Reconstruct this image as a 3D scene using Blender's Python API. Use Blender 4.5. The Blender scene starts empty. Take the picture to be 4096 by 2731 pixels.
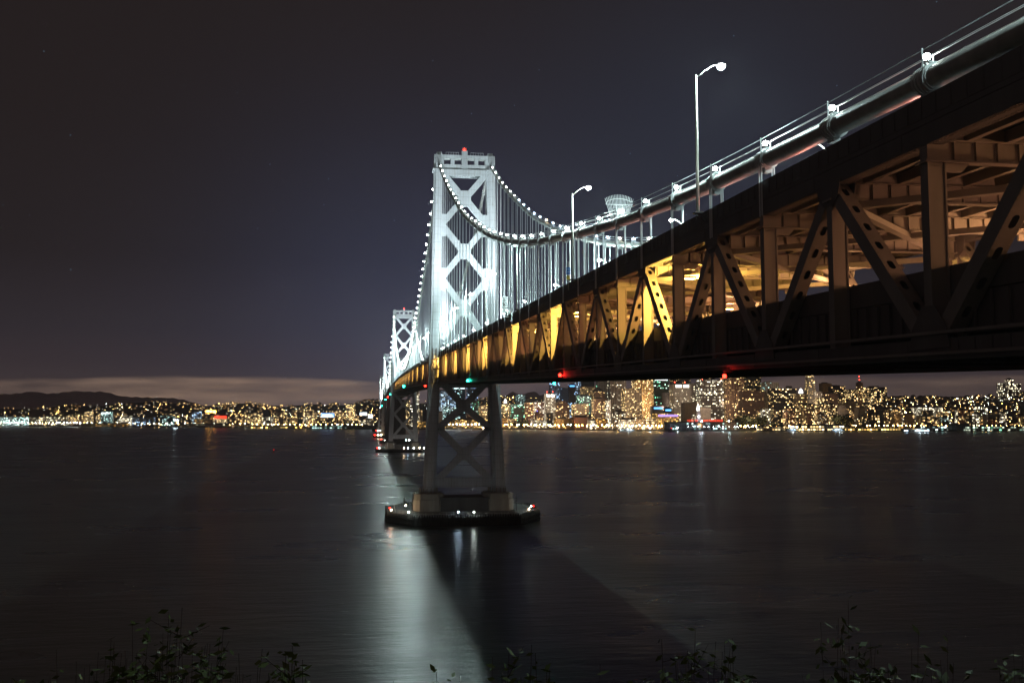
import bpy, math, random
from mathutils import Vector, Matrix
random.seed(7)
C = bpy.context.scene.collection
SC = bpy.context.scene
PI = math.pi

# ------------------------------------------------------------------ camera
CX, CY, CZ = -36.3186, -387.1837, 39.7967
YAW, PITCH, ROLL = 0.1418, 0.0735, -0.002
FPX = 3982.846                      # focal length in pixels of a 4096 wide frame
F = Vector((math.sin(YAW)*math.cos(PITCH), math.cos(YAW)*math.cos(PITCH), math.sin(PITCH)))
R0 = F.cross(Vector((0, 0, 1))).normalized(); U0 = R0.cross(F)
RR = R0*math.cos(ROLL) + U0*math.sin(ROLL); UU = -R0*math.sin(ROLL) + U0*math.cos(ROLL)
cd = bpy.data.cameras.new('camera'); cam = bpy.data.objects.new('camera', cd); C.objects.link(cam)
M = Matrix(((RR.x, UU.x, -F.x, CX), (RR.y, UU.y, -F.y, CY), (RR.z, UU.z, -F.z, CZ), (0, 0, 0, 1)))
cam.matrix_world = M
cd.sensor_width = 36; cd.lens = FPX*36/4096; cd.clip_start = 0.3; cd.clip_end = 60000
SC.camera = cam
SC.view_settings.view_transform = 'Standard'; SC.view_settings.look = 'None'
SC.view_settings.exposure = 0.0; SC.view_settings.gamma = 1.0; SC.view_settings.use_curve_mapping = False
SC.cycles.use_denoising = True
SC.cycles.max_bounces = 5; SC.cycles.diffuse_bounces = 2; SC.cycles.glossy_bounces = 3
SC.cycles.caustics_reflective = False; SC.cycles.caustics_refractive = False
SC.cycles.sample_clamp_indirect = 4.0
SC.cycles.use_light_tree = True

def at(px, py, Y):
    """world point at distance plane Y seen at a place of the photograph (used to survey positions)"""
    d = F + RR*((px-2048)/FPX) - UU*((py-1365.5)/FPX)
    t = (Y-CY)/d.y
    return Vector((CX+d.x*t, CY+d.y*t, CZ+d.z*t))

# ------------------------------------------------------------------ night sky
class N:
    """small node helper"""
    def __init__(s, tree): s.t = tree; s.n = tree.nodes; s.l = tree.links
    def new(s, typ, **kw):
        x = s.n.new(typ)
        for k, v in kw.items(): setattr(x, k, v)
        return x
    def put(s, sock, v):
        if v is None: return
        if hasattr(v, 'is_output') or hasattr(v, 'links'): s.l.new(v, sock)
        else: sock.default_value = v
    def m(s, op, a, b=None, c=None, clamp=False):
        x = s.new('ShaderNodeMath', operation=op); x.use_clamp = clamp
        for i, v in enumerate((a, b, c)): s.put(x.inputs[i], v)
        return x.outputs[0]
    def vm(s, op, a, b=None):
        x = s.new('ShaderNodeVectorMath', operation=op)
        s.put(x.inputs[0], a); s.put(x.inputs[1], b)
        return x.outputs[1] if op in ('DOT_PRODUCT', 'LENGTH') else x.outputs[0]
    def mix(s, f, a, b, blend='MIX'):
        x = s.new('ShaderNodeMix', data_type='RGBA', blend_type=blend)
        s.put(x.inputs[0], f); s.put(x.inputs[6], a); s.put(x.inputs[7], b)
        return x.outputs[2]
    def ramp(s, f, pts):
        x = s.new('ShaderNodeValToRGB'); e = x.color_ramp.elements
        while len(e) < len(pts): e.new(0.5)
        for i, (p, c) in enumerate(pts):
            e[i].position = p; e[i].color = (c, c, c, 1) if not hasattr(c, '__len__') else (*c, 1)
        s.put(x.inputs[0], f); return x.outputs[0]
    def noise(s, v, scale, detail=3, rough=.5):
        x = s.new('ShaderNodeTexNoise'); s.put(x.inputs['Vector'], v)
        x.inputs['Scale'].default_value = scale; x.inputs['Detail'].default_value = detail
        x.inputs['Roughness'].default_value = rough; return x.outputs[0]
    def comb(s, a, b, c):
        x = s.new('ShaderNodeCombineXYZ')
        for i, v in enumerate((a, b, c)): s.put(x.inputs[i], v)
        return x.outputs[0]
    def sep(s, v):
        x = s.new('ShaderNodeSeparateXYZ'); s.put(x.inputs[0], v); return x.outputs

W = bpy.data.worlds.new('World'); SC.world = W; W.use_nodes = True
n = N(W.node_tree); n.n.clear()
out = n.new('ShaderNodeOutputWorld'); bg = n.new('ShaderNodeBackground')
tc = n.new('ShaderNodeTexCoord'); dirv = n.vm('NORMALIZE', tc.outputs['Generated'])
sx, sy, sz = n.sep(dirv)
el = n.m('MAXIMUM', sz, 0.0)
base = n.ramp(n.m('DIVIDE', el, 0.5, clamp=True), [
    (0.0, (.105, .080, .080)), (.05, (.066, .050, .054)), (.10, (.043, .032, .037)), (.16, (.030, .024, .029)), (.30, (.0182, .0136, .0150)),
    (.55, (.0164, .0118, .0122)), (1.0, (.0162, .0114, .0112))])
# glow of the lit bridge and city in the damp air
g1 = (at(1700, 1350, 2000)-Vector((CX, CY, CZ))).normalized()
g2 = (at(2900, 650, 2000)-Vector((CX, CY, CZ))).normalized()
gl = n.m('POWER', n.m('MAXIMUM', n.vm('DOT_PRODUCT', dirv, tuple(g1)), 0.0), 55.0)
gl2 = n.m('POWER', n.m('MAXIMUM', n.vm('DOT_PRODUCT', dirv, tuple(g2)), 0.0), 60.0)
col = n.mix(gl, base, (.012, .019, .046, 1), 'ADD')
col = n.mix(gl2, col, (.002, .007, .019, 1), 'ADD')
# low cloud bank over the city
az = n.m('ARCTAN2', sx, sy)
cv = n.comb(n.m('MULTIPLY', az, 5.0), n.m('MULTIPLY', sz, 34.0), 0.0)
cn = n.noise(cv, 1.3, 2, .45)
cn2 = n.noise(n.comb(n.m('MULTIPLY', az, 14.0), n.m('MULTIPLY', sz, 90.0), 3.0), 1.0, 3, .5)
band = n.m('MULTIPLY', n.ramp(n.m('MULTIPLY', n.m('ADD', sz, n.m('MULTIPLY', n.m('SUBTRACT', cn, .5), .022)), 10.0), [(0.0, 0), (.08, .05), (.15, .8), (.22, .75), (.31, 1.0), (.36, .0)]), 1.0)
left = n.ramp(n.m('ADD', n.m('MULTIPLY', az, 1.0), 0.55), [(0.0, .05), (.16, .15), (.33, .95), (.50, 1.0), (.62, .35), (.80, .18), (1.0, .3)])
amt = n.m('MULTIPLY', n.m('MULTIPLY', band, left), n.m('MULTIPLY', n.m('SUBTRACT', cn2, .18), 1.9, clamp=True))
col = n.mix(amt, col, (.44, .29, .21, 1))
# a few faint stars
vo = n.new('ShaderNodeTexVoronoi'); n.put(vo.inputs['Vector'], dirv); vo.inputs['Scale'].default_value = 46.0
star = n.m('MULTIPLY', n.m('LESS_THAN', vo.outputs['Distance'], .026), n.m('GREATER_THAN', sz, .12))
col = n.mix(star, col, (.08, .14, .2, 1), 'ADD')
# brighter sky over the east bay, behind the camera
back = n.ramp(n.m('MULTIPLY', n.m('SUBTRACT', .25, sy), 1.2, clamp=True), [(0, 0), (1, 1)])
col = n.mix(back, col, (.034, .023, .019, 1), 'ADD')
n.l.new(col, bg.inputs[0]); bg.inputs[1].default_value = 1.0
n.l.new(bg.outputs[0], out.inputs[0])

# ------------------------------------------------------------------ materials
def mat(name, base=(.3, .3, .3), rough=.6, metal=0, var=0.0, vscale=.5, emit=None, es=0, bump=0, sample=True, streak=False, spec=.5):
    m = bpy.data.materials.new(name); m.use_nodes = True
    q = N(m.node_tree); b = q.n['Principled BSDF']
    b.inputs['Base Color'].default_value = (*base, 1); b.inputs['Roughness'].default_value = rough
    b.inputs['Metallic'].default_value = metal; b.inputs['Specular IOR Level'].default_value = spec
    if var or bump:
        tcn = q.new('ShaderNodeTexCoord'); v = tcn.outputs['Object']
        if streak: v = q.vm('MULTIPLY', v, (1.0, 1.0, .12))
        nz = q.noise(v, vscale, 5, .6)
        if var:
            lo = tuple(c*(1-var) for c in base)+(1,); hi = tuple(min(1, c*(1+var)) for c in base)+(1,)
            q.l.new(q.mix(q.ramp(nz, [(.3, 0), (.7, 1)]), lo, hi), b.inputs['Base Color'])
            q.l.new(q.m('ADD', rough-.1, q.m('MULTIPLY', nz, .2)), b.inputs['Roughness'])
        if bump:
            bn = q.new('ShaderNodeBump'); bn.inputs['Strength'].default_value = bump; q.l.new(nz, bn.inputs['Height'])
            q.l.new(bn.outputs[0], b.inputs['Normal'])
    if emit:
        b.inputs['Emission Color'].default_value = (*emit, 1); b.inputs['Emission Strength'].default_value = es
    if not sample: m.cycles.emission_sampling = 'NONE'
    return m

M_TOWER = mat('pale_steel_paint', (.52, .55, .57), .55, var=.16, vscale=.25, streak=True)
q = N(M_TOWER.node_tree); _b = q.n['Principled BSDF']; _t = q.new('ShaderNodeTexCoord'); _x, _y, _z = q.sep(_t.outputs['Object'])
def _line(v, per, w): return q.m('LESS_THAN', q.m('FRACT', q.m('DIVIDE', q.m('ADD', v, 500.0), per)), w)
seam = q.m('MAXIMUM', _line(_z, 3.05, .035), _line(_x, 1.1, .05))
rust = q.ramp(q.noise(q.vm('MULTIPLY', _t.outputs['Object'], (1.6, 1.6, .14)), 1.0, 4, .65), [(.56, 0), (.74, .55)])
_src = _b.inputs['Base Color'].links[0].from_socket
q.l.new(q.mix(rust, q.mix(q.m('MULTIPLY', seam, .6), _src, (.16, .16, .15, 1)), (.30, .24, .18, 1)), _b.inputs['Base Color'])
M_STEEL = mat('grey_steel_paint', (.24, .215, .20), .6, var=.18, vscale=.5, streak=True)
M_STEELD = mat('darker_steel', (.13, .12, .12), .7, var=.2, vscale=.4, streak=True)  # darker grey than the other steel: chords, railings, gussets, lower beams
M_CABLE = mat('cable_wrap', (.36, .36, .34), .5, var=.25, vscale=1.2)
M_ROPE = mat('galvanised_rope', (.70, .72, .74), .45)
M_BAND = mat('cable_band_steel', (.5, .52, .52), .45, var=.2, vscale=3)
M_CONC = mat('pier_concrete', (.34, .32, .27), .85, var=.25, vscale=.4, bump=.2, streak=True)
M_CONC2 = mat('dark_concrete', (.12, .115, .11), .9, var=.3, vscale=.15, streak=True)
M_FEND = mat('fender_timber', (.05, .045, .04), .9, var=.4, vscale=1.2, streak=True)
M_ASPH = mat('asphalt', (.05, .05, .05), .85, var=.2, vscale=2)
M_POLE = mat('lamp_pole_steel', (.55, .54, .48), .5, var=.15, vscale=2)
M_RED = mat('red_beacon_glass', (.4, .02, .01), .4, emit=(1, .012, .006), es=30)
M_GREEN = mat('green_navigation_glass', (.02, .3, .2), .4, emit=(.02, 1, .62), es=34)
M_REDNAV = mat('red_navigation_glass', (.4, .02, .01), .4, emit=(1, .012, .006), es=26)
M_WHITE = mat('white_bulb', (.8, .8, .8), .4, emit=(.86, 1.0, .93), es=75)
M_WARMB = mat('warm_bulb', (.8, .7, .6), .4, emit=(1.0, .72, .45), es=75)
M_BLUEB = mat('bluish_bulb', (.6, .7, .8), .4, emit=(.55, .75, 1.0), es=75)
M_BULBF = mat('white_bulb_far', (.8, .8, .8), .4, emit=(.86, 1.0, .95), es=110, sample=False)
M_STREET = mat('street_lamp_glass', (.8, .8, .8), .4, emit=(.82, 1.0, .96), es=400, sample=False)
M_SODG = mat('sodium_glass', (.8, .5, .2), .4, emit=(1.0, .55, .12), es=40, sample=False)
M_BLACK = mat('dark_steel', (.03, .03, .03), .6)
M_SIGNW = mat('white_sign_sheet', (.75, .76, .76), .5)
M_SIGNB = mat('blue_sign_sheet', (.03, .16, .5), .5)
M_YEL = mat('yellow_plastic', (.6, .42, .03), .5)

# ------------------------------------------------------------------ mesh builder
class MB:
    def __init__(s): s.v = []; s.f = []; s.mi = []; s.mats = []; s.cur = 0
    def use(s, m):
        if m not in s.mats: s.mats.append(m)
        s.cur = s.mats.index(m); return s
    def face(s, idx): s.f.append(idx); s.mi.append(s.cur)
    def poly(s, pts):
        i = len(s.v); s.v += [tuple(p) for p in pts]; s.face(tuple(range(i, i+len(pts))))
    def hexa(s, p):                     # 8 points: bottom ring then top ring
        i = len(s.v); s.v += [tuple(q) for q in p]
        for a in ((0, 3, 2, 1), (4, 5, 6, 7), (0, 1, 5, 4), (1, 2, 6, 5), (2, 3, 7, 6), (3, 0, 4, 7)):
            s.face(tuple(i+k for k in a))
    def box(s, x0, x1, y0, y1, z0, z1):
        s.hexa([(x0, y0, z0), (x1, y0, z0), (x1, y1, z0), (x0, y1, z0), (x0, y0, z1), (x1, y0, z1), (x1, y1, z1), (x0, y1, z1)])
    def beam(s, a, b, w, h, up=(0, 0, 1)):
        a = Vector(a); b = Vector(b); d = (b-a).normalized(); up = Vector(up)
        if abs(d.dot(up)) > .99: up = Vector((0, 1, 0))
        r = d.cross(up).normalized()*(w/2); u = r.cross(d).normalized()*(h/2)
        s.hexa([a-r-u, a+r-u, a+r+u, a-r+u, b-r-u, b+r-u, b+r+u, b-r+u])
    def tube(s, pts, r, sides=6, cap=True):
        pts = [Vector(p) for p in pts]; rs = r if hasattr(r, '__len__') else [r]*len(pts)
        base = len(s.v)
        for k, p in enumerate(pts):
            d = (pts[min(k+1, len(pts)-1)]-pts[max(k-1, 0)]).normalized()
            up = Vector((0, 0, 1)) if abs(d.z) < .95 else Vector((0, 1, 0))
            a = d.cross(up).normalized(); b = d.cross(a).normalized()
            for j in range(sides):
                t = 2*PI*j/sides; s.v.append(tuple(p+a*math.cos(t)*rs[k]+b*math.sin(t)*rs[k]))
        for k in range(len(pts)-1):
            for j in range(sides):
                j2 = (j+1) % sides
                s.face((base+k*sides+j, base+k*sides+j2, base+(k+1)*sides+j2, base+(k+1)*sides+j))
        if cap:
            s.face(tuple(base+j for j in range(sides))[::-1])
            s.face(tuple(base+(len(pts)-1)*sides+j for j in range(sides)))
    def prism(s, ring, z0, z1, top=None):
        k = len(ring); i = len(s.v); top = top or ring
        s.v += [(x, y, z0) for x, y in ring]+[(x, y, z1) for x, y in top]
        s.face(tuple(i+j for j in range(k))[::-1]); s.face(tuple(i+k+j for j in range(k)))
        for j in range(k): s.face((i+j, i+(j+1) % k, i+k+(j+1) % k, i+k+j))
    def ball(s, c, r, seg=8, rings=5, sz=1.0):
        i = len(s.v); c = Vector(c)
        s.v.append((c.x, c.y, c.z-r*sz))
        for a in range(1, rings):
            t = PI*a/rings
            for j in range(seg):
                p = 2*PI*j/seg; s.v.append((c.x+r*math.sin(t)*math.cos(p), c.y+r*math.sin(t)*math.sin(p), c.z-r*sz*math.cos(t)))
        s.v.append((c.x, c.y, c.z+r*sz)); e = len(s.v)-1
        for j in range(seg):
            j2 = (j+1) % seg
            s.face((i, i+1+j2, i+1+j))
            for a in range(rings-2): s.face((i+1+a*seg+j, i+1+a*seg+j2, i+1+(a+1)*seg+j2, i+1+(a+1)*seg+j))
            s.face((e, i+1+(rings-2)*seg+j, i+1+(rings-2)*seg+j2))
    def sweep(s, x0, x1, d0, d1, ys, zf):
        """a bar of constant section following the curve z = zf(y)"""
        i = len(s.v)
        for y in ys:
            z = zf(y); s.v += [(x0, y, z+d0), (x1, y, z+d0), (x1, y, z+d1), (x0, y, z+d1)]
        for k in range(len(ys)-1):
            for j in range(4):
                j2 = (j+1) % 4; s.face((i+4*k+j, i+4*k+j2, i+4*k+4+j2, i+4*k+4+j))
        s.face((i, i+3, i+2, i+1)); e = i+4*(len(ys)-1); s.face((e, e+1, e+2, e+3))
    def mesh(s, name, m=None, smooth=False):
        me = bpy.data.meshes.new(name); me.from_pydata(s.v, [], s.f)
        if s.mats:
            for x in s.mats: me.materials.append(x)
            me.polygons.foreach_set('material_index', s.mi)
        elif m: me.materials.append(m)
        if smooth: me.polygons.foreach_set('use_smooth', [True]*len(s.f))
        me.update(); return me
    def build(s, name, m=None, parent=None, loc=None, smooth=False):
        return link(name, s.mesh(name, m, smooth), parent, loc)

def link(name, me, parent=None, loc=None):
    o = bpy.data.objects.new(name, me); C.objects.link(o)
    if parent: o.parent = parent
    if loc: o.location = loc
    return o
def tag(o, label=None, cat=None, group=None, kind=None):
    if label: o['label'] = label
    if cat: o['category'] = cat
    if group: o['group'] = group
    if kind: o['kind'] = kind
    return o
def empty(name, loc=(0, 0, 0), rz=0):
    o = bpy.data.objects.new(name, None); C.objects.link(o); o.location = loc; o.rotation_euler.z = rz
    o.empty_display_size = .5; return o
def copy_tree(o, parent=None):
    c = o.copy(); C.objects.link(c); c.parent = parent
    for ch in [x for x in o.children]: copy_tree(ch, c)
    return c
ONES = ['', 'first', 'second', 'third', 'fourth', 'fifth', 'sixth', 'seventh', 'eighth', 'ninth', 'tenth', 'eleventh', 'twelfth',
        'thirteenth', 'fourteenth', 'fifteenth', 'sixteenth', 'seventeenth', 'eighteenth', 'nineteenth']
TENS = ['', '', 'twenty', 'thirty', 'forty', 'fifty', 'sixty', 'seventy', 'eighty', 'ninety']
def ordw(k):
    if k < 20: return ONES[k]
    return (TENS[k//10][:-1]+'ieth') if k % 10 == 0 else TENS[k//10]+'-'+ONES[k % 10]
def light(name, typ, loc, power, color, parent=None, size=.3, target=None, angle=60, blend=.5):
    ld = bpy.data.lights.new(name, typ); ld.energy = power; ld.color = color
    if typ in ('POINT', 'SPOT'): ld.shadow_soft_size = size
    if typ == 'SPOT': ld.spot_size = math.radians(angle); ld.spot_blend = blend
    o = bpy.data.objects.new(name, ld); C.objects.link(o); o.location = loc
    if target is not None:
        o.rotation_euler = (Vector(target)-Vector(loc)).to_track_quat('-Z', 'Y').to_euler()
    if parent: o.parent = parent
    return o

# ------------------------------------------------------------------ profile of the bridge
S1, S2, S3 = 9.83, 704/72, 354/36
Y6, Y5, Y4, Y3, Y2 = 0.0, 704.0, 1058.0, 1412.0, 2116.0
def zt(y):                             # top of the upper deck railing
    return 64.25+.0274*y-(1.55e-5*y*y if y > 0 else 0)
NODES = [S1*k for k in range(-43, 0)]+[S2*k for k in range(0, 73)]+[704+S3*k for k in range(1, 145)]   # to y = 2120
def interp(x, pts):
    if x <= pts[0][0]: return pts[0][1]
    for (a, b), (c, d) in zip(pts, pts[1:]):
        if x <= c: return b+(d-b)*(x-a)/(c-a)
    return pts[-1][1]
def spline(x, P):
    """monotone-ish Catmull-Rom through measured points"""
    if x <= P[0][0]: return P[0][1]+(P[1][1]-P[0][1])/(P[1][0]-P[0][0])*(x-P[0][0])
    if x >= P[-1][0]: return P[-1][1]
    k = 0
    while P[k+1][0] < x: k += 1
    p0 = P[max(k-1, 0)]; p1 = P[k]; p2 = P[k+1]; p3 = P[min(k+2, len(P)-1)]
    h = p2[0]-p1[0]; t = (x-p1[0])/h
    m1 = (p2[1]-p0[1])/(p2[0]-p0[0])*h; m2 = (p3[1]-p1[1])/(p3[0]-p1[0])*h
    return (2*t**3-3*t*t+1)*p1[1]+(t**3-2*t*t+t)*m1+(-2*t**3+3*t*t)*p2[1]+(t**3-t*t)*m2
SIDE = [(-420, 53.2), (-380, 53.9), (-343.4, 55.7), (-313.9, 57.6), (-284.6, 60.3), (-254.9, 64.1), (-225, 68.4), (-195, 74.0),
        (-165, 80.7), (-136, 88.3), (-106.6, 96.9), (-75, 108), (-38, 122), (0, 138.6)]
MAIN = [(0, 138.6), (20, 132.0), (57, 120.6), (94, 111.2), (131, 103.0), (157, 97.4), (186, 92.0), (209, 88.0), (246, 82.4), (299, 77.6),
        (340, 75.2), (370, 74.6), (400, 75.4), (437, 77.8), (489, 84.3), (550, 96.0), (622, 115.5), (677, 135), (704, 151)]
def zc(y):                             # centre of the main cables
    if y <= 0: return spline(y, SIDE)
    if y <= 704: return spline(y, MAIN)
    if y <= 1058: t = (y-704)/354; return 151+(zt(1058)-151)*t-30*t*(1-t)*1.3
    if y <= 1412: t = (y-1058)/354; return zt(1058)+(146-zt(1058))*t-30*t*(1-t)*1.3
    t = (y-1412)/704; return 146+(134-146)*t-4*66*t*(1-t)

# ================================================================== SETTING
shore_px = [(-900, 4300), (0, 3654), (700, 3183), (1200, 2551), (1520, 2450), (2000, 2387), (2500, 1975), (3000, 1888), (4000, 1709), (4300, 1680), (5200, 1600)]
def shoreY(px): return interp(px, shore_px)

# water
mw = bpy.data.materials.new('bay_water'); mw.use_nodes = True
q = N(mw.node_tree); b = q.n['Principled BSDF']
b.inputs['Base Color'].default_value = (.026, .022, .018, 1); b.inputs['Specular IOR Level'].default_value = .5; b.inputs['Roughness'].default_value = .3; b.inputs['IOR'].default_value = 1.33
tcn = q.new('ShaderNodeTexCoord'); o_ = tcn.outputs['Object']
w1 = q.noise(q.vm('MULTIPLY', o_, (.10, .30, 1.0)), 1.0, 4, .6)
w2 = q.noise(q.vm('MULTIPLY', o_, (.012, .03, 1.0)), 1.0, 3, .5)
w3 = q.noise(q.vm('MULTIPLY', o_, (.5, 1.3, 1.0)), 1.0, 2, .5)
hgt = q.m('ADD', q.m('MULTIPLY', w1, .8), q.m('ADD', q.m('MULTIPLY', w2, 2.2), q.m('MULTIPLY', w3, .1)))
bn = q.new('ShaderNodeBump'); bn.inputs['Strength'].default_value = .36; bn.inputs['Distance'].default_value = .8
q.l.new(hgt, bn.inputs['Height']); q.l.new(bn.outputs[0], b.inputs['Normal'])
q.l.new(q.m('ADD', .215, q.m('MULTIPLY', w2, .15)), b.inputs['Roughness'])
wb = MB(); wb.poly([(-25000, -3000, 0), (25000, -3000, 0), (25000, 30000, 0), (-25000, 30000, 0)])
tag(wb.build('water', mw), kind='structure')

# city ground and hills (survey: bearing -> ridge)
ridge = [(-900, 1625), (0, 1629), (150, 1634), (250, 1617), (400, 1620), (500, 1608), (600, 1604), (700, 1609), (800, 1622), (950, 1609), (1000, 1609),
         (1100, 1627), (1170, 1618), (1250, 1613), (1350, 1617), (1400, 1618), (1440, 1601), (1530, 1597), (1620, 1612), (1900, 1600), (2000, 1586), (2080, 1584),
         (2200, 1600), (2600, 1606), (3300, 1604), (3480, 1598), (3560, 1590), (3650, 1584), (3760, 1592), (3850, 1590), (3950, 1584), (4096, 1588), (5200, 1600)]
ridgeY = [(-900, 5400), (700, 4700), (1500, 4700), (2000, 5000), (2600, 4200), (3300, 3100), (3600, 2750), (4096, 2600), (5200, 2500)]
def sm(t): t = max(0, min(1, t)); return t*t*(3-2*t)
def ground(px, t):
    ys = shoreY(px); yr = interp(px, ridgeY); Y = ys+(yr-ys)*t
    zr = at(px, interp(px, ridge), yr).z-5
    bump = 5*math.sin(px*.021+t*5)+4*math.sin(px*.053-t*9)+3*math.sin(px*.011+t*14)
    z = 2.5+(zr-2.5)*sm((t-.22)/.78)**.9+bump*sm((t-.25)/.3)*min(1, max(0, (1.0-t)*4))
    if t > 1: z = zr*max(0, 1-(t-1)*2.2)
    p = at(px, 1650, Y); return Vector((p.x, p.y, max(z, 2.2)))
M_LAND = mat('dark_city_ground', (.05, .045, .04), .9, var=.4, vscale=.01)
g = MB(); pxs = list(range(-900, 5201, 50)); ts = [0, .02, .1, .18]+[.22+.06*i for i in range(1, 14)]+[1.06, 1.15, 1.3, 1.45]
for t in ts:
    for px in pxs: g.v.append(tuple(ground(px, t)))
for i in range(len(ts)-1):
    for j in range(len(pxs)-1):
        a = i*len(pxs)+j; g.face((a, a+1, a+1+len(pxs), a+len(pxs)))
for j in range(len(pxs)-1):            # quay wall
    a = g.v[j]; c_ = g.v[j+1]; g.poly([(a[0], a[1], -2), (c_[0], c_[1], -2), c_, a])
tag(g.build('city_ground', M_LAND, smooth=False), kind='structure')
M_MOUNT = mat('mountain_scrub', (.42, .36, .38), .95, var=.3, vscale=.002)
for nm, Yd, pts in (('mountain', 10500, [(-700, 1590), (-300, 1572), (0, 1576), (60, 1575), (130, 1567), (190, 1575), (240, 1570), (300, 1563), (350, 1565), (420, 1566), (480, 1583), (600, 1591), (700, 1594), (760, 1606), (850, 1630), (1200, 1650)]),
                    ('mountain', 8200, [(1500, 1640), (1800, 1612), (1960, 1596), (2020, 1582), (2058, 1567), (2086, 1580), (2112, 1568), (2135, 1567), (2160, 1577), (2240, 1583), (2330, 1604), (2600, 1640)])):
    g = MB(); xs = [pts[0][0]+(pts[-1][0]-pts[0][0])*i/90 for i in range(91)]
    rows = [(-900, 0), (-500, .45), (-200, .8), (0, 1), (250, .8), (700, .35), (1200, 0)]
    for dy, s_ in rows:
        for px in xs:
            z = at(px, spline(px, pts), Yd).z+6*math.sin(px*.13)+4*math.sin(px*.31+1); p = at(px, 1650, Yd+dy)
            g.v.append((p.x, p.y, max(0, z*s_)+(2*math.sin(px*.7+dy) if 0 < s_ < 1 else 0)))
    L = len(xs)
    for i in range(len(rows)-1):
        for j in range(L-1): g.face((i*L+j, i*L+j+1, (i+1)*L+j+1, (i+1)*L+j))
    tag(g.build(nm, M_MOUNT, smooth=True), kind='structure')

# ================================================================== BRIDGE (one thing)
BR = empty('suspension_bridge')
tag(BR, 'long double-deck steel suspension bridge with white floodlit towers crossing the dark bay', 'bridge')

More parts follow.
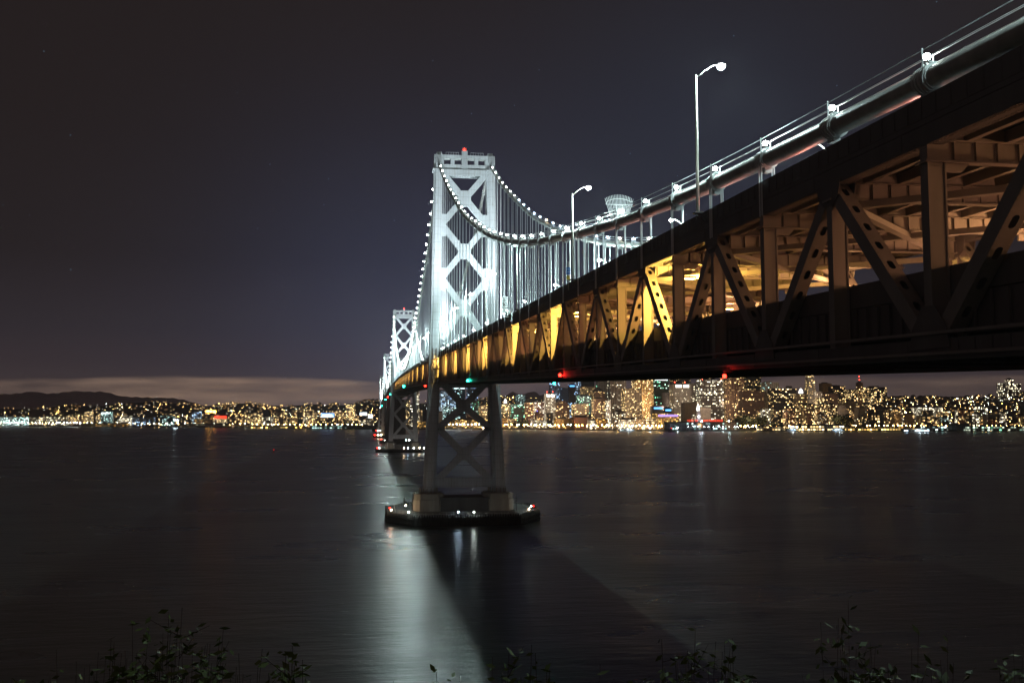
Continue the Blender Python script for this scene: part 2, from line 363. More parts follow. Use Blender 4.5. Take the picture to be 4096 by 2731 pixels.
# ---- towers
def make_tower(y0, ztop, zbase, hero=True):
    """origin at water level under the tower; heights of the reference tower remapped"""
    z_dk = zt(y0)
    def hz(z):      # reference heights were surveyed on the nearest tower (top 142.8, deck 64.3)
        return z_dk+(z-64.3)*(ztop-z_dk)/(142.8-64.3) if z > 64.3 else z*z_dk/64.3
    crown = MB()
    def legx(z, outer):                # outer / inner faces of a leg
        if outer: return interp(z, [(8, 16.0), (45, 14.2), (82, 13.0), (142.8, 12.0)])
        return interp(z, [(8, 11.2), (45, 9.7), (82, 9.3), (142.8, 8.7)])
    def legy(z): return interp(z, [(8, 4.4), (64, 3.3), (142.8, 2.6)])
    # crown: horizontal members and cells (photo: four square openings)
    Yh = 1.5
    def xb(z0, z1, yy, xi=None):
        x = (legx((z0+z1)/2, False)+.1) if xi is None else xi
        crown.box(-x, x, -yy, yy, hz(z0), hz(z1))
    xb(140.6, 142.0, Yh); xb(136.2, 138.2, Yh); xb(134.4, 136.15, 2.0)
    for x in (-8.5, -4.7, 4.7, 8.5): crown.box(x-(.7 if abs(x) < 6 else .35), x+(.7 if abs(x) < 6 else .35), -Yh+.05, Yh-.05, hz(138.2), hz(140.6))
    crown.box(-1.15, 1.15, -1.75, 1.75, hz(136.3), hz(143.8))
    for x in (-4.9, 4.9):
        crown.beam((x-2.5, -Yh-.02, hz(142.0)+1.0), (x+2.5, -Yh-.02, hz(142.0)+1.0), .08, .08)
        for k in range(6): crown.beam((x-2.5+k, -Yh-.02, hz(142.0)), (x-2.5+k, -Yh-.02, hz(142.0)+1.0), .07, .07)
    for k in range(16):                # lacing under the lintel
        x = -7.6+k; crown.beam((x, -1.9, hz(133.9)), (x+.9, 1.9, hz(133.9)), .18, .12)
    crown.box(-8.6, 8.6, -2.0, -1.8, hz(133.6), hz(134.4)); crown.box(-8.6, 8.6, 1.8, 2.0, hz(133.6), hz(134.4))
    # big gusset plates at the centres of the crosses
    gus = []; main_crown = crown
    for zcen, r in ((124.9, 3.0), (103.9, 2.9), (81.7, 3.1)):
        crown = MB(); crown.box(-r*.5, r*.5, -1.27, 1.27, hz(zcen-r*.5), hz(zcen+r*.5))
        a = r; c_ = r*.55
        ring = [(-c_, a), (c_, a), (a*.85, c_), (a*.85, -c_), (c_, -a), (-c_, -a), (-a*.85, -c_), (-a*.85, c_)]
        for yy in (-1.3, 1.3):
            s_ = 1 if yy > 0 else -1
            i = len(crown.v); k = len(ring)
            crown.v += [(x, yy, hz(zcen+z)) for x, z in ring]+[(x, yy+.14*s_, hz(zcen+z)) for x, z in ring]
            crown.face(tuple(i+j for j in range(k))); crown.face(tuple(i+k+j for j in range(k))[::-1])
            for j in range(k): crown.face((i+j, i+(j+1) % k, i+k+(j+1) % k, i+k+j))
        gus.append(crown); crown = main_crown
    # node plates where braces meet the legs
    for zn in (114.2, 92.9):
        for s_ in (-1, 1):
            crown = MB()
            xo = s_*(legx(zn, False)-.05); xi = s_*(legx(zn, False)-1.7)
            for yy in (-1.32, 1.2):
                crown.box(min(xo, xi), max(xo, xi), yy, yy+.12, hz(zn-4.2), hz(zn+4.2))
            crown.box(min(xo, xi), max(xo, xi), -1.25, 1.25, hz(zn-2.2), hz(zn+2.2)); gus.append(crown)
    t = main_crown.build('tower', M_TOWER, BR, (0, y0, 0))
    for g_ in gus: g_.build('gusset', M_TOWER, t)
    # legs
    for s_ in (-1, 1):
        lg = MB(); zs = [9.5, 25, 45, 64.3, 82, 100, 120, 142.0]
        def ringat(z):
            xo = legx(z, True); xi = legx(z, False); yy = legy(z); w = xo-xi
            # cross shaped plan with recessed corners, like the riveted cellular legs
            pts = [(xi, -yy*.62), (xi+w*.22, -yy*.62), (xi+w*.22, -yy), (xo-w*.22, -yy), (xo-w*.22, -yy*.62), (xo, -yy*.62),
                   (xo, yy*.62), (xo-w*.22, yy*.62), (xo-w*.22, yy), (xi+w*.22, yy), (xi+w*.22, yy*.62), (xi, yy*.62)]
            return [(s_*x, y) for x, y in pts]
        i = len(lg.v)
        for z in zs: lg.v += [(x, y, hz(z)) for x, y in ringat(z)]
        for a in range(len(zs)-1):
            for j in range(12):
                j2 = (j+1) % 12; lg.face((i+a*12+j, i+a*12+j2, i+(a+1)*12+j2, i+(a+1)*12+j))
        lg.face(tuple(i+(len(zs)-1)*12+j for j in range(12)))
        # splice plates every 9 m
        z = 16.0
        while z < 138:
            xo = legx(z, True); xi = legx(z, False); yy = legy(z); w = xo-xi
            a, b_ = sorted((s_*(xi+w*.2), s_*(xo-w*.2))); lg.box(a, b_, -yy-.07, -yy+.05, hz(z), hz(z+1.0))
            z += 9.1
        # saddle housing and top cap
        a, b_ = sorted((s_*9.1, s_*11.1)); lg.box(a, b_, -2.1, 2.1, hz(141.9), hz(142.9))
        lg.box(min(s_*9.3, s_*10.8), max(s_*9.3, s_*10.8), -3.6, -2.4, hz(138.2), hz(141.4))
        # collar below the crown
        a, b_ = sorted((s_*8.3, s_*12.6)); lg.box(a, b_, -3.0, 3.0, hz(135.6), hz(136.1))
        if s_:
            o = lg.build('leg', M_TOWER, t)
    # diagonal braces
    def br(z0, x0, z1, x1, w=2.3):
        d = MB(); d.beam((x0, -.0, hz(z0)), (x1, 0, hz(z1)), 2.5, w, up=(0, 1, 0)) if False else None
        a = Vector((x0, 0, hz(z0))); c_ = Vector((x1, 0, hz(z1))); dr = (c_-a).normalized(); nn = Vector((-dr.z, 0, dr.x))*w/2; yy = Vector((0, 1.25, 0))
        d.hexa([a-nn-yy, a+nn-yy, a+nn+yy, a-nn+yy, c_-nn-yy, c_+nn-yy, c_+nn+yy, c_-nn+yy])
        d.build('diagonal_brace', M_TOWER, t)
    for zc_, zu, zl in ((124.9, 135.0, 114.2), (103.9, 114.2, 92.9), (81.7, 92.9, 68.5)):
        for s_ in (-1, 1):
            br(zc_+1.0, s_*1.2, zu-.6, s_*8.3); br(zc_-1.0, s_*1.2, zl+.6, s_*8.6)
    for zc_, zu, zl in ((43.3, 53.5, 34.4), (24.8, 34.4, 15.0)):
        for s_ in (-1, 1):
            br(zc_+1.0, s_*1.2, zu, s_*9.5, 2.6); br(zc_-1.0, s_*1.2, zl+.3, s_*9.9, 2.6)
    for zc_ in (43.3, 24.8):
        m = MB(); m.box(-2.6, 2.6, -1.36, 1.36, hz(zc_-2.4), hz(zc_+2.4)); m.build('gusset', M_TOWER, t)
    m = MB(); m.box(-11.0, 11.0, -1.6, 1.6, hz(12.1), hz(15.9)); m.build('lower_strut', M_TOWER, t)
    m = MB(); m.box(-9.7, 9.7, -2.4, 2.4, hz(50.4), hz(52.0)-.4); m.build('deck_crossbeam', M_TOWER, t)
    # beacon
    bc = MB().use(M_TOWER)
    for x in (-.75, .75):
        for y in (-.75, .75): bc.tube([(x, y, hz(143.8)), (x, y, hz(143.8)+1.5)], .06, 5)
    for z in (.7, 1.5): bc.tube([(-.8, -.8, hz(143.8)+z), (.8, -.8, hz(143.8)+z), (.8, .8, hz(143.8)+z), (-.8, .8, hz(143.8)+z), (-.8, -.8, hz(143.8)+z)], .05, 4)
    bc.use(M_RED).ball((0, 0, hz(143.8)+.9), .42, 10, 6)
    bc.build('aviation_beacon', None, t)
    tag(t, 'tower'); return t
names = [(Y6, 142.8, 'tallest-looking nearest white floodlit tower with crossed braces'), (Y5, 154.5, 'second white floodlit tower down the bridge'),
         (Y3, 149.5, 'third floodlit tower beyond the centre anchorage'), (Y2, 137.5, 'farthest dim tower near the city shore')]
for y0, ztop, lb in names:
    t = make_tower(y0, ztop, 9.5); t['label'] = lb

# ---- piers
def make_pier(y0, lb, w=29.5, we=27.5, dy=27):
    p = MB().use(M_CONC2)
    ring = [(-w, -12), (-w+9, -dy), (we-9, -dy), (we, -12), (we, 12), (we-9, dy), (-w+9, dy), (-w, 12)]
    p.prism([(x*.97, y*.95) for x, y in ring], 2.0, 3.6)
    p.box(-9.5, 9.5, -7.5, 7.5, 3.6, 8.6)
    root = p.build('pier', None, BR, (0, y0, 0)); root['label'] = lb
    f = MB()                            # timber fender: piles and wales round the pier
    f.prism(ring, -3.0, 3.2)
    for (x0, y0_), (x1, y1_) in zip(ring, ring[1:]+ring[:1]):
        L = math.hypot(x1-x0, y1_-y0_); k = int(L/.9)
        for j in range(k):
            t = (j+.5)/k; x = x0+(x1-x0)*t; y = y0_+(y1_-y0_)*t; nx, ny = x*.008, y*.008
            f.tube([(x+nx, y+ny, -2), (x+nx, y+ny, 4.1+.3*random.random())], .22, 5)
        for z in (.9, 2.6): f.beam((x0*1.012, y0_*1.012, z), (x1*1.012, y1_*1.012, z), .35, .35)
    f.build('timber_fender', M_FEND, root)
    rl = MB()                           # handrail round the pier top
    rr = [(x*.9, y*.88) for x, y in ring]
    for (x0, y0_), (x1, y1_) in zip(rr, rr[1:]+rr[:1]):
        L = math.hypot(x1-x0, y1_-y0_); kk = max(1, int(L/2.5))
        for j in range(kk): t = j/kk; rl.tube([(x0+(x1-x0)*t, y0_+(y1_-y0_)*t, 3.6), (x0+(x1-x0)*t, y0_+(y1_-y0_)*t, 4.7)], .035, 4)
        for z in (4.15, 4.7): rl.tube([(x0, y0_, z), (x1, y1_, z)], .03, 4)
    rl.build('handrail', M_POLE, root)
    for s_ in (-1, 1):
        d = MB(); c_ = s_*13.7+(0 if s_ < 0 else -.8)
        def oct_(rx, ry): return [(c_+rx*a, ry*b_) for a, b_ in ((-1, -.5), (-.6, -1), (.6, -1), (1, -.5), (1, .5), (.6, 1), (-.6, 1), (-1, .5))]
        d.prism(oct_(5.9, 8.6), 3.55, 7.9); d.prism(oct_(5.6, 8.2), 7.9, 9.9); d.prism(oct_(5.0, 7.4), 9.9, 10.2)
        for k in range(14):            # anchor bolts and stiffener plates round the leg foot
            a = 2*PI*k/14; d.box(c_+3.4*math.cos(a)-.15, c_+3.4*math.cos(a)+.15, 5.0*math.sin(a)-.4, 5.0*math.sin(a)+.4, 10.2, 12.0)
        d.build('pedestal', M_CONC, root)
    return root
make_pier(Y6, 'low dark timber-fendered pier under the nearest tower with small lamps on it')
make_pier(Y5, 'timber-fendered pier under the second tower')
make_pier(Y3, 'small far pier under the third tower')
make_pier(Y2, 'smallest farthest pier close to the city')
a_ = MB()
a_.hexa([(-15, 1034, -2), (15, 1034, -2), (15, 1084, -2), (-15, 1084, -2), (-13, 1038, 62), (13, 1038, 62), (13, 1080, 62), (-13, 1080, 62)])
a_.box(-22, 22, 1028, 1090, -2, 4); a_.box(-13.4, 13.4, 1036, 1082, 30, 31.2)
for s_ in (-1, 1):
    a_.box(s_*14.2-.6, s_*14.2+.6, 1044, 1074, 4, 50)
ao = a_.build('anchorage', M_CONC2, BR); ao['label'] = 'massive concrete centre anchorage rising from the water behind the second tower'
ab = MB(); ab.box(-13, 13, -440, -424, 10, 41.0); ab.box(-15, 15, -462, -440, 10, 52)
ab.build('abutment', M_CONC, BR)

# ---- deck and trusses
ys_all = NODES
def chord(name, x0, x1, d0, d1, m, rivets=False, label=None):
    k = MB(); k.sweep(x0, x1, d0, d1, ys_all, zt)
    if rivets:
        y = -360.0
        while y < -240:
            z = zt(y)+d0
            for x in (x0+.08, x0+.2, x1-.2, x1-.08): k.box(x-.028, x+.028, y-.028, y+.028, z-.03, z)
            y += .22
    o = k.build(name, m, BR)
    if label: o['label'] = label
    return o
TB = -2.35   # underside of the top chord
for s_ in (-1, 1):
    k = MB()                           # vertical stiffeners and splice plates on the girders
    y = -400.0; j = 0
    while y < 140:
        z = zt(y); x = s_*10.4
        a, c_ = sorted((x, x+s_*.05)); k.box(a, c_, y-.035, y+.035, z-1.0, z-.06); k.box(a-.0, c_, y-.03, y+.03, z-12.45, z-11.6)
        a, c_ = sorted((s_*9.54, s_*9.68)); k.box(a, c_, y-.04, y+.04, z-11.25, z-9.5)
        if j % 8 == 0: a, c_ = sorted((s_*10.452, s_*10.49)); k.box(a, c_, y-.7, y+.7, z-2.3, z-1.45); k.box(a, c_, y-.7, y+.7, z-12.45, z-11.6)
        y += 1.22; j += 1
    o = k.build('stiffeners', M_STEELD, BR); o['kind'] = 'stuff'
for s_ in (-1, 1):
    xo, xi = (-10.45, -9.6) if s_ < 0 else (9.6, 10.45)
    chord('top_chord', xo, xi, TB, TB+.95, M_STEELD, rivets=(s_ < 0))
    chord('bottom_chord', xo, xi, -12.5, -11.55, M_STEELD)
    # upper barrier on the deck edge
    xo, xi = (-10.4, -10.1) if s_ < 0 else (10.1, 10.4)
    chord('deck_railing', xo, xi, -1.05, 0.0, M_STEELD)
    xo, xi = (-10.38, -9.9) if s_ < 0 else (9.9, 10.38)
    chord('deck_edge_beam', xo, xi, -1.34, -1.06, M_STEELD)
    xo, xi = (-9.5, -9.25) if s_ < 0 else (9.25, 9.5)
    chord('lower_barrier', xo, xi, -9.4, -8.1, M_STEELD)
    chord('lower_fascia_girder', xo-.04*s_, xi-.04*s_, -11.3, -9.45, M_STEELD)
    k = MB()                           # slim conduit pipes along the bottom chord
    for dz, xx in ((-11.35, 10.62), (-12.3, 10.6)): k.sweep(s_*xx-.07, s_*xx+.07, dz, dz+.14, ys_all, zt)
    k.build('conduit', M_STEEL, BR)
k = MB(); k.sweep(-10.05, 10.05, -1.45, -1.1, ys_all, zt); o = k.build('upper_roadway', M_ASPH, BR)
k = MB(); k.sweep(-9.2, 9.2, -9.75, -9.3, ys_all, zt); o = k.build('lower_roadway', mat('worn_concrete_road', (.30, .27, .23), .9, var=.2), BR)
k = MB()
for x in (-8.2, -6.1, -4.1, -2.0, 0, 2.0, 4.1, 6.1, 8.2): k.sweep(x-.16, x+.16, -2.1, -1.5, ys_all, zt)
k.build('upper_stringers', M_STEEL, BR)

# floor beam with flanges and stiffeners
fb = MB()
fb.box(-9.6, 9.6, -.03, .03, -3.1, -1.5); fb.box(-9.6, 9.6, -.28, .28, -3.17, -3.09); fb.box(-9.6, 9.6, -.25, .25, -2.16, -2.11)
for i in range(-8, 9):
    x = i*1.12; fb.box(x-.05, x+.05, -.2, .2, -3.08, -2.17)
    fb.box(x-.12, x+.12, -.06, .06, -3.08, -2.17)
for x in (-8.9, 8.9): fb.hexa([(x-.7, -.1, -3.6), (x+.3, -.1, -3.6), (x+.3, .1, -3.6), (x-.7, .1, -3.6), (x-.7, -.1, -3.18), (x+.7, -.1, -3.18), (x+.7, .1, -3.18), (x-.7, .1, -3.18)])
for k in range(int(19.0/.3)):          # rivet line along the bottom flange
    x = -9.5+k*.3; fb.box(x-.03, x+.03, -.07, -.04, -3.0, -2.94)
ME_FB = fb.mesh('floor_beam', M_STEEL)
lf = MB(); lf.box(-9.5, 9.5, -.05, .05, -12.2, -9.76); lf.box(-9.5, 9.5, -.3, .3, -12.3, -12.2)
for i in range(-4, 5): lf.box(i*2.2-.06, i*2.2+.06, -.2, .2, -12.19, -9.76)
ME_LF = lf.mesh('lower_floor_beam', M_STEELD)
# vertical post (two channels and a cover plate, with a cap)
vp = MB()
H = 9.2
vp.box(-.44, -.38, -.34, .34, 0, H); vp.box(.38, .44, -.34, .34, 0, H); vp.box(-.38, .38, -.26, -.20, .0, H); vp.box(-.38, .38, .20, .26, 0, H)
for x in (-.47, .41): vp.box(x, x+.06, -.36, -.28, 0, H)
vp.box(-.62, .62, -.5, .5, H-.82, H-.7); vp.box(-.5, .5, -.40, -.35, H-.7, H)
for k in range(6): vp.box(-.3+k*.12-.02, -.3+k*.12+.02, -.30, -.26, H-1.0, H-.96)
ME_VP = vp.mesh('vertical_post', M_STEEL)
# gusset with bearing bracket at a top node
def make_diag(up, slope):
    """diagonal of one panel: y from 0 to S; up=True: bottom at y=0, top at y=S"""
    d = MB(); S = S1; z0, z1 = (-11.9, -2.6+slope*S) if up else (-2.6, -11.9+slope*S)
    a = Vector((0, .25, z0)); b_ = Vector((0, S-.25, z1)); dr = (b_-a).normalized(); L = (b_-a).length
    nn = Vector((0, -dr.z, dr.y)); X = Vector((1, 0, 0)); h = .42; w = .42
    def P(u, v, x): return a+dr*u+nn*v+X*x
    def bar(u0, u1, v0, v1, x0, x1):
        d.hexa([P(u0, v0, x0), P(u1, v0, x0), P(u1, v1, x0), P(u0, v1, x0), P(u0, v0, x1), P(u1, v0, x1), P(u1, v1, x1), P(u0, v1, x1)])
    bar(0, L, -h, h, -w, -w+.05); bar(0, L, -h, h, w-.05, w)          # plain side webs
    nh = 8; pitch = L/nh; hl = pitch*.42; hw = .17                     # perforated cover plates with oval holes
    for v in (-h, h-.03):
        v1 = v+.03
        def quad(pts):
            i = len(d.v); d.v += [tuple(P(u, v, x)) for u, x in pts]+[tuple(P(u, v1, x)) for u, x in pts]; m = len(pts)
            d.face(tuple(range(i, i+m))[::-1]); d.face(tuple(range(i+m, i+2*m)))
            for j in range(m): d.face((i+j, i+(j+1) % m, i+m+(j+1) % m, i+m+j))
        for k in range(nh):
            u0 = k*pitch; u1 = u0+pitch; uc = (u0+u1)/2
            for s_ in (-1, 1):
                e = s_*(w-.05)
                arc = [(uc+(-hl/2+hw if q_ < 4 else hl/2-hw)+0, 0) for q_ in range(8)]
                arc = []
                for q_ in range(5): t = PI+ -PI/2*q_/4; arc.append((uc-hl/2+hw+hw*math.cos(t), s_*hw*abs(math.sin(t))))
                for q_ in range(5): t = PI/2-PI/2*q_/4; arc.append((uc+hl/2-hw+hw*math.cos(t), s_*hw*abs(math.sin(t))))
                pts = [(u0, e), (u0, 0)]+arc+[(u1, 0), (u1, e)]
                # split into convex strips
                quad([(u0, e), (u0, 0), arc[0], (arc[4][0], arc[4][1]), (arc[4][0], e)][:0] or [(u0, 0), arc[0], (arc[0][0], e), (u0, e)])
                for q_ in range(9): quad([arc[q_], arc[q_+1], (arc[q_+1][0], e), (arc[q_][0], e)] if abs(arc[q_][0]-arc[q_+1][0]) > 1e-5 else [(arc[q_][0], arc[q_][1]), (arc[q_][0]+.001, arc[q_+1][1]), (arc[q_][0]+.001, e), (arc[q_][0], e)])
                quad([arc[9], (u1, 0), (u1, e), (arc[9][0], e)])
    for v in (-h, h):                  # rivet rows
        for k in range(int(L/.28)):
            for x in (-w+.08, w-.08): bar(k*.28+.1, k*.28+.145, v-.02 if v < 0 else v, v if v < 0 else v+.02, x-.022, x+.022)
    return d.mesh('diagonal')
def simple_diag(up, slope):
    d = MB(); z0, z1 = (-11.9, -2.6+slope*S1) if up else (-2.6, -11.9+slope*S1)
    d.beam((0, .25, z0), (0, S1-.25, z1), .84, .84); return d
ME_D = {}
for up in (True, False):
    for key, sl in (('s', .0274), ('m', .012)):
        me = make_diag(up, sl) if key == 's' else simple_diag(up, sl).mesh('diagonal')
        me.materials.clear(); me.materials.append(M_STEEL); ME_D[(up, key)] = me
# gussets
gs = MB()
def plate(pts, x0, x1):
    i = len(gs.v); m = len(pts); gs.v += [(x0, y, z) for y, z in pts]+[(x1, y, z) for y, z in pts]
    gs.face(tuple(range(i, i+m))); gs.face(tuple(range(i+m, i+2*m))[::-1])
    for j in range(m): gs.face((i+j, i+m+j, i+m+(j+1) % m, i+(j+1) % m))
for x in (-.50, .46): plate([(-1.5, -2.2), (-1.2, -3.1), (-.5, -3.5), (.5, -3.5), (1.2, -3.0), (1.5, -2.2)], x, x+.04)
ME_GT = gs.mesh('gusset_plate', M_STEELD)
gs = MB()
for x in (-.50, .46): plate([(-1.7, -12.0), (-1.4, -11.0), (-.5, -10.0), (.5, -10.0), (1.4, -11.0), (1.7, -12.0)], x, x+.04)
ME_GB = gs.mesh('gusset_plate', M_STEELD)

def kidx(i): return i-43+0             # node number relative to the nearest tower
npost = ndiag = 0
stuff_post = MB(); stuff_diag = MB(); stuff_fb = MB(); stuff_lf = MB(); stuff_gus = MB()
def add_mesh(mb, me, dx, dy, dz, mx=1):
    i = len(mb.v); mb.v += [(mx*v.co.x+dx, v.co.y+dy, v.co.z+dz) for v in me.vertices]
    for p in me.polygons: mb.face(tuple(i+a for a in p.vertices))
lowpost = MB(); lowpost.box(-.44, .44, -.34, .34, 0, H)
mlp = lowpost.mesh('tmp'); mld = {u: simple_diag(u, .012).mesh('tmp') for u in (True, False)}
mls = {u: simple_diag(u, .0274).mesh('tmp') for u in (True, False)}
mfb = MB(); mfb.box(-9.6, 9.6, -.2, .2, -3.17, -1.5); mfb = mfb.mesh('tmp')
i0 = 7                                 # first node drawn (beside the camera)
last = NODES.index(next(y for y in NODES if y > 2100))
for i in range(i0, last):
    y = NODES[i]; z = zt(y); k = i-43; S = NODES[i+1]-y
    near = i < i0+100
    for s_ in (-1, 1):
        x = s_*10.02
        if s_ < 0 and near:
            link('vertical_post', ME_VP, BR, (x, y, z-11.6))
            d = link('diagonal', ME_D[(k % 2 != 0, 's' if k < 0 else 'm')] if False else ME_D[((k % 2) == 1, 's' if k < 0 else 'm')], BR, (x, y, z))
            if k >= 0: d.scale.y = S/S1
        elif s_ > 0 or True:
            add_mesh(stuff_post, ME_VP if (s_ > 0 and k < -20) else mlp, x, y, z-11.6)
            if s_ > 0 and k < -18: add_mesh(stuff_diag, ME_D[((k % 2) == 1, 's')], x, y, z)
            else: add_mesh(stuff_diag, (mls if k < 0 else mld)[(k % 2) == 1], x, y, z)
        if near and s_ < 0 and k < 14: link('gusset_plate', ME_GT if k % 2 == 0 else ME_GB, BR, (x, y, z))
        elif k < 14: add_mesh(stuff_gus, ME_GT if k % 2 == 0 else ME_GB, x, y, z)
    if near:
        link('floor_beam', ME_FB, BR, (0, y, z)); link('lower_floor_beam', ME_LF, BR, (0, y, z))
    else: add_mesh(stuff_fb, mfb, 0, y, z)
stuff_post.build('vertical_post', M_STEEL, BR)['kind'] = 'stuff'
stuff_diag.build('diagonal', M_STEEL, BR)['kind'] = 'stuff'
stuff_gus.build('gusset_plate', M_STEELD, BR)['kind'] = 'stuff'
stuff_fb.build('floor_beam', M_STEEL, BR)['kind'] = 'stuff'
# lateral bracing under the upper deck (seen crossing behind the posts)
for i in range(i0, i0+60, 2):
    y = NODES[i]; y2 = NODES[i+2]; z = zt(y); z2 = zt(y2)
    for s_ in (-1, 1):
        m = MB(); m.beam((s_*9.3, y, z-3.45), (-s_*9.3, y2, z2-3.45), .42, .34); m.beam((s_*9.3, y, z-3.65), (-s_*9.3, y2, z2-3.65), .5, .04)
        m.build('lateral_brace', M_STEEL, BR)

# ---- main cables, bands, hand ropes, hangers
ycab = []
y = -424.0
while y <= 2116: ycab.append(y); y += 4.0 if y < 704 else 9.0
ycab = sorted(set(ycab+[0.0, 704.0, 1058.0, 1412.0]))
hang_y = [y for y in NODES if abs(y) > 4 and abs(y-704) > 4 and abs(y-1412) > 4 and y > -400 and abs(y-1058) > 25 and zc(y)-zt(y) > 1.2 and y < 2100]
band = MB()
for dy in (-.42, -.14, .14, .42): band.tube([(0, dy-.09, 0), (0, dy+.09, 0)], .70, 16)
band.tube([(0, -.62, 0), (0, .62, 0)], .62, 16)
for dy in (-.3, 0, .3):
    band.box(-.22, .22, dy-.07, dy+.07, -.90, -.6); band.tube([(-.2, dy, .74), (.2, dy, .74)], .07, 6)
ME_BAND = band.mesh('cable_band', M_BAND)
unit = MB()
for x, dy in ((-.52, -.36), (-.52, .02), (.52, -.02), (.52, .36)): unit.tube([(x, dy, 0), (x, dy, -1)], .055, 5, cap=False)
ME_HANG = unit.mesh('hanger', M_ROPE)
ufar = MB()
for x in (-.45, .45): ufar.tube([(x, 0, 0), (x, 0, -1)], .09, 4, cap=False)
ME_HF = ufar.mesh('hanger', M_ROPE)
nh = 0; stuffh = MB()
order = sorted([(y, s_) for y in hang_y for s_ in (-1, 1)])
ybr = {}
for s_ in (-1, 1):
    cb = MB(); cb.tube([(0, y, zc(y)) for y in ycab], .56, 16)
    co = cb.build('main_cable', M_CABLE, BR, (s_*10.05, 0, 0), smooth=True)
    co['label'] = 'thick near main cable sweeping down from the towers' if s_ < 0 else 'far main cable on the other side of the deck'
    rp = MB(); yr = [y for y in ycab if y < 760]
    for x in (-.45, .45): rp.tube([(x, y, zc(y)+1.33) for y in yr], .03, 4); rp.tube([(x, y, zc(y)+.9) for y in yr], .018, 4)
    rp.build('hand_rope', M_ROPE, co)
    sp = MB(); sb = MB(); nb = 0
    for y in [v for v in NODES if -380 < v < 700]:
        if abs(y) < 4: continue
        sl = (zc(y+1)-zc(y-1))/2
        for x, dy in ((-.5, -.3), (.45, .35)): sp.tube([(x, y+dy, zc(y)-.1), (x, y+dy, zc(y)+1.4)], .04, 5)
        if nb < 100:
            bo = link('cable_band', ME_BAND, co, (0, y, zc(y))); bo.rotation_euler.x = math.atan(sl); nb += 1
        else: add_mesh(sb, ME_BAND, 0, y, zc(y))
    sp.build('rope_posts', M_ROPE, co)['kind'] = 'stuff'
    if sb.v: sb.build('cable_band', M_BAND, co)['kind'] = 'stuff'
for y, s_ in order:
    zb = zt(y)-(2.4 if s_ < 0 and y < 300 else .2); top = zc(y)-.1
    if nh < 100:
        h = link('hanger', ME_HANG, BR, (s_*10.05, y, top)); h.scale.z = top-zb; nh += 1
    else:
        for x in (-.5, .5): stuffh.tube([(s_*10.05+x, y, top), (s_*10.05+x, y, zb)], .065 if y < 350 else .1, 4, cap=False)
stuffh.build('hanger', M_ROPE, BR)['kind'] = 'stuff'

# ================================================================== LAMPS ON THE CABLES
def cable_lamp_proto(m, r):
    e = empty('cable_lamp'); a = MB(); a.tube([(0, 0, -.75), (0, 0, -.15)], .04, 5); a.box(-.1, .1, -.1, .1, -.2, -.12)
    a.build('bracket', M_BLACK, e); g_ = MB(); g_.ball((0, 0, .05), r, 10, 6); g_.build('bulb', m, e, smooth=True); return e
PL = {'w': cable_lamp_proto(M_WHITE, .18), 'o': cable_lamp_proto(M_WARMB, .18), 'b': cable_lamp_proto(M_BLUEB, .18)}
farl = MB(); farl.ball((0, 0, .05), .30, 8, 5); ME_FARL = farl.mesh('cable_lamp', M_BULBF)
used = set(); cnt = 0
tint = {}
for s_ in (-1, 1):
    side = 'near' if s_ < 0 else 'far'
    ll = [v for v in NODES if -352 < v < -4]
    for j, y in enumerate(ll):
        kind = 'w'
        if s_ > 0: kind = 'o' if (j in (3, 6, 8, 9, 10, 11, 12, 14, 22)) else 'b' if j < 28 else 'w'
        pr = PL[kind]
        o = pr if kind not in used else copy_tree(pr); used.add(kind)
        o.location = (s_*10.05, y+.15, zc(y)+1.12)
        nmw = {'w': 'white', 'o': 'warm orange', 'b': 'bluish'}[kind]
        tag(o, '%s lamp on the %s main cable, %s from the right edge of the photo' % (nmw, side, ordw(j+1)), 'lamp', 'lamps along the near slope of the main cables')
    mm = [v for v in NODES if 4 < v < 700]
    for j, y in enumerate(mm):
        o = link('cable_lamp', ME_FARL, None, (s_*(11.15 if s_ < 0 or y > 400 else 10.05), y, zc(y)+.6))
        tag(o, 'small white lamp on the %s cable of the middle span, %s beyond the nearest tower' % (side, ordw(j+1)), 'lamp', 'lamps along the middle span cables')
    rest = [v for v in NODES if 708 < v < 2110 and abs(v-1058) > 20 and abs(v-1412) > 4][::2]
    for j, y in enumerate(rest):
        o = link('cable_lamp', ME_FARL, None, (s_*11.15, y, zc(y)+.6))
        tag(o, 'tiny lamp on the %s cable beyond the second tower, %s one out' % (side, ordw(min(j+1, 99))), 'lamp', 'lamps along the far cables')

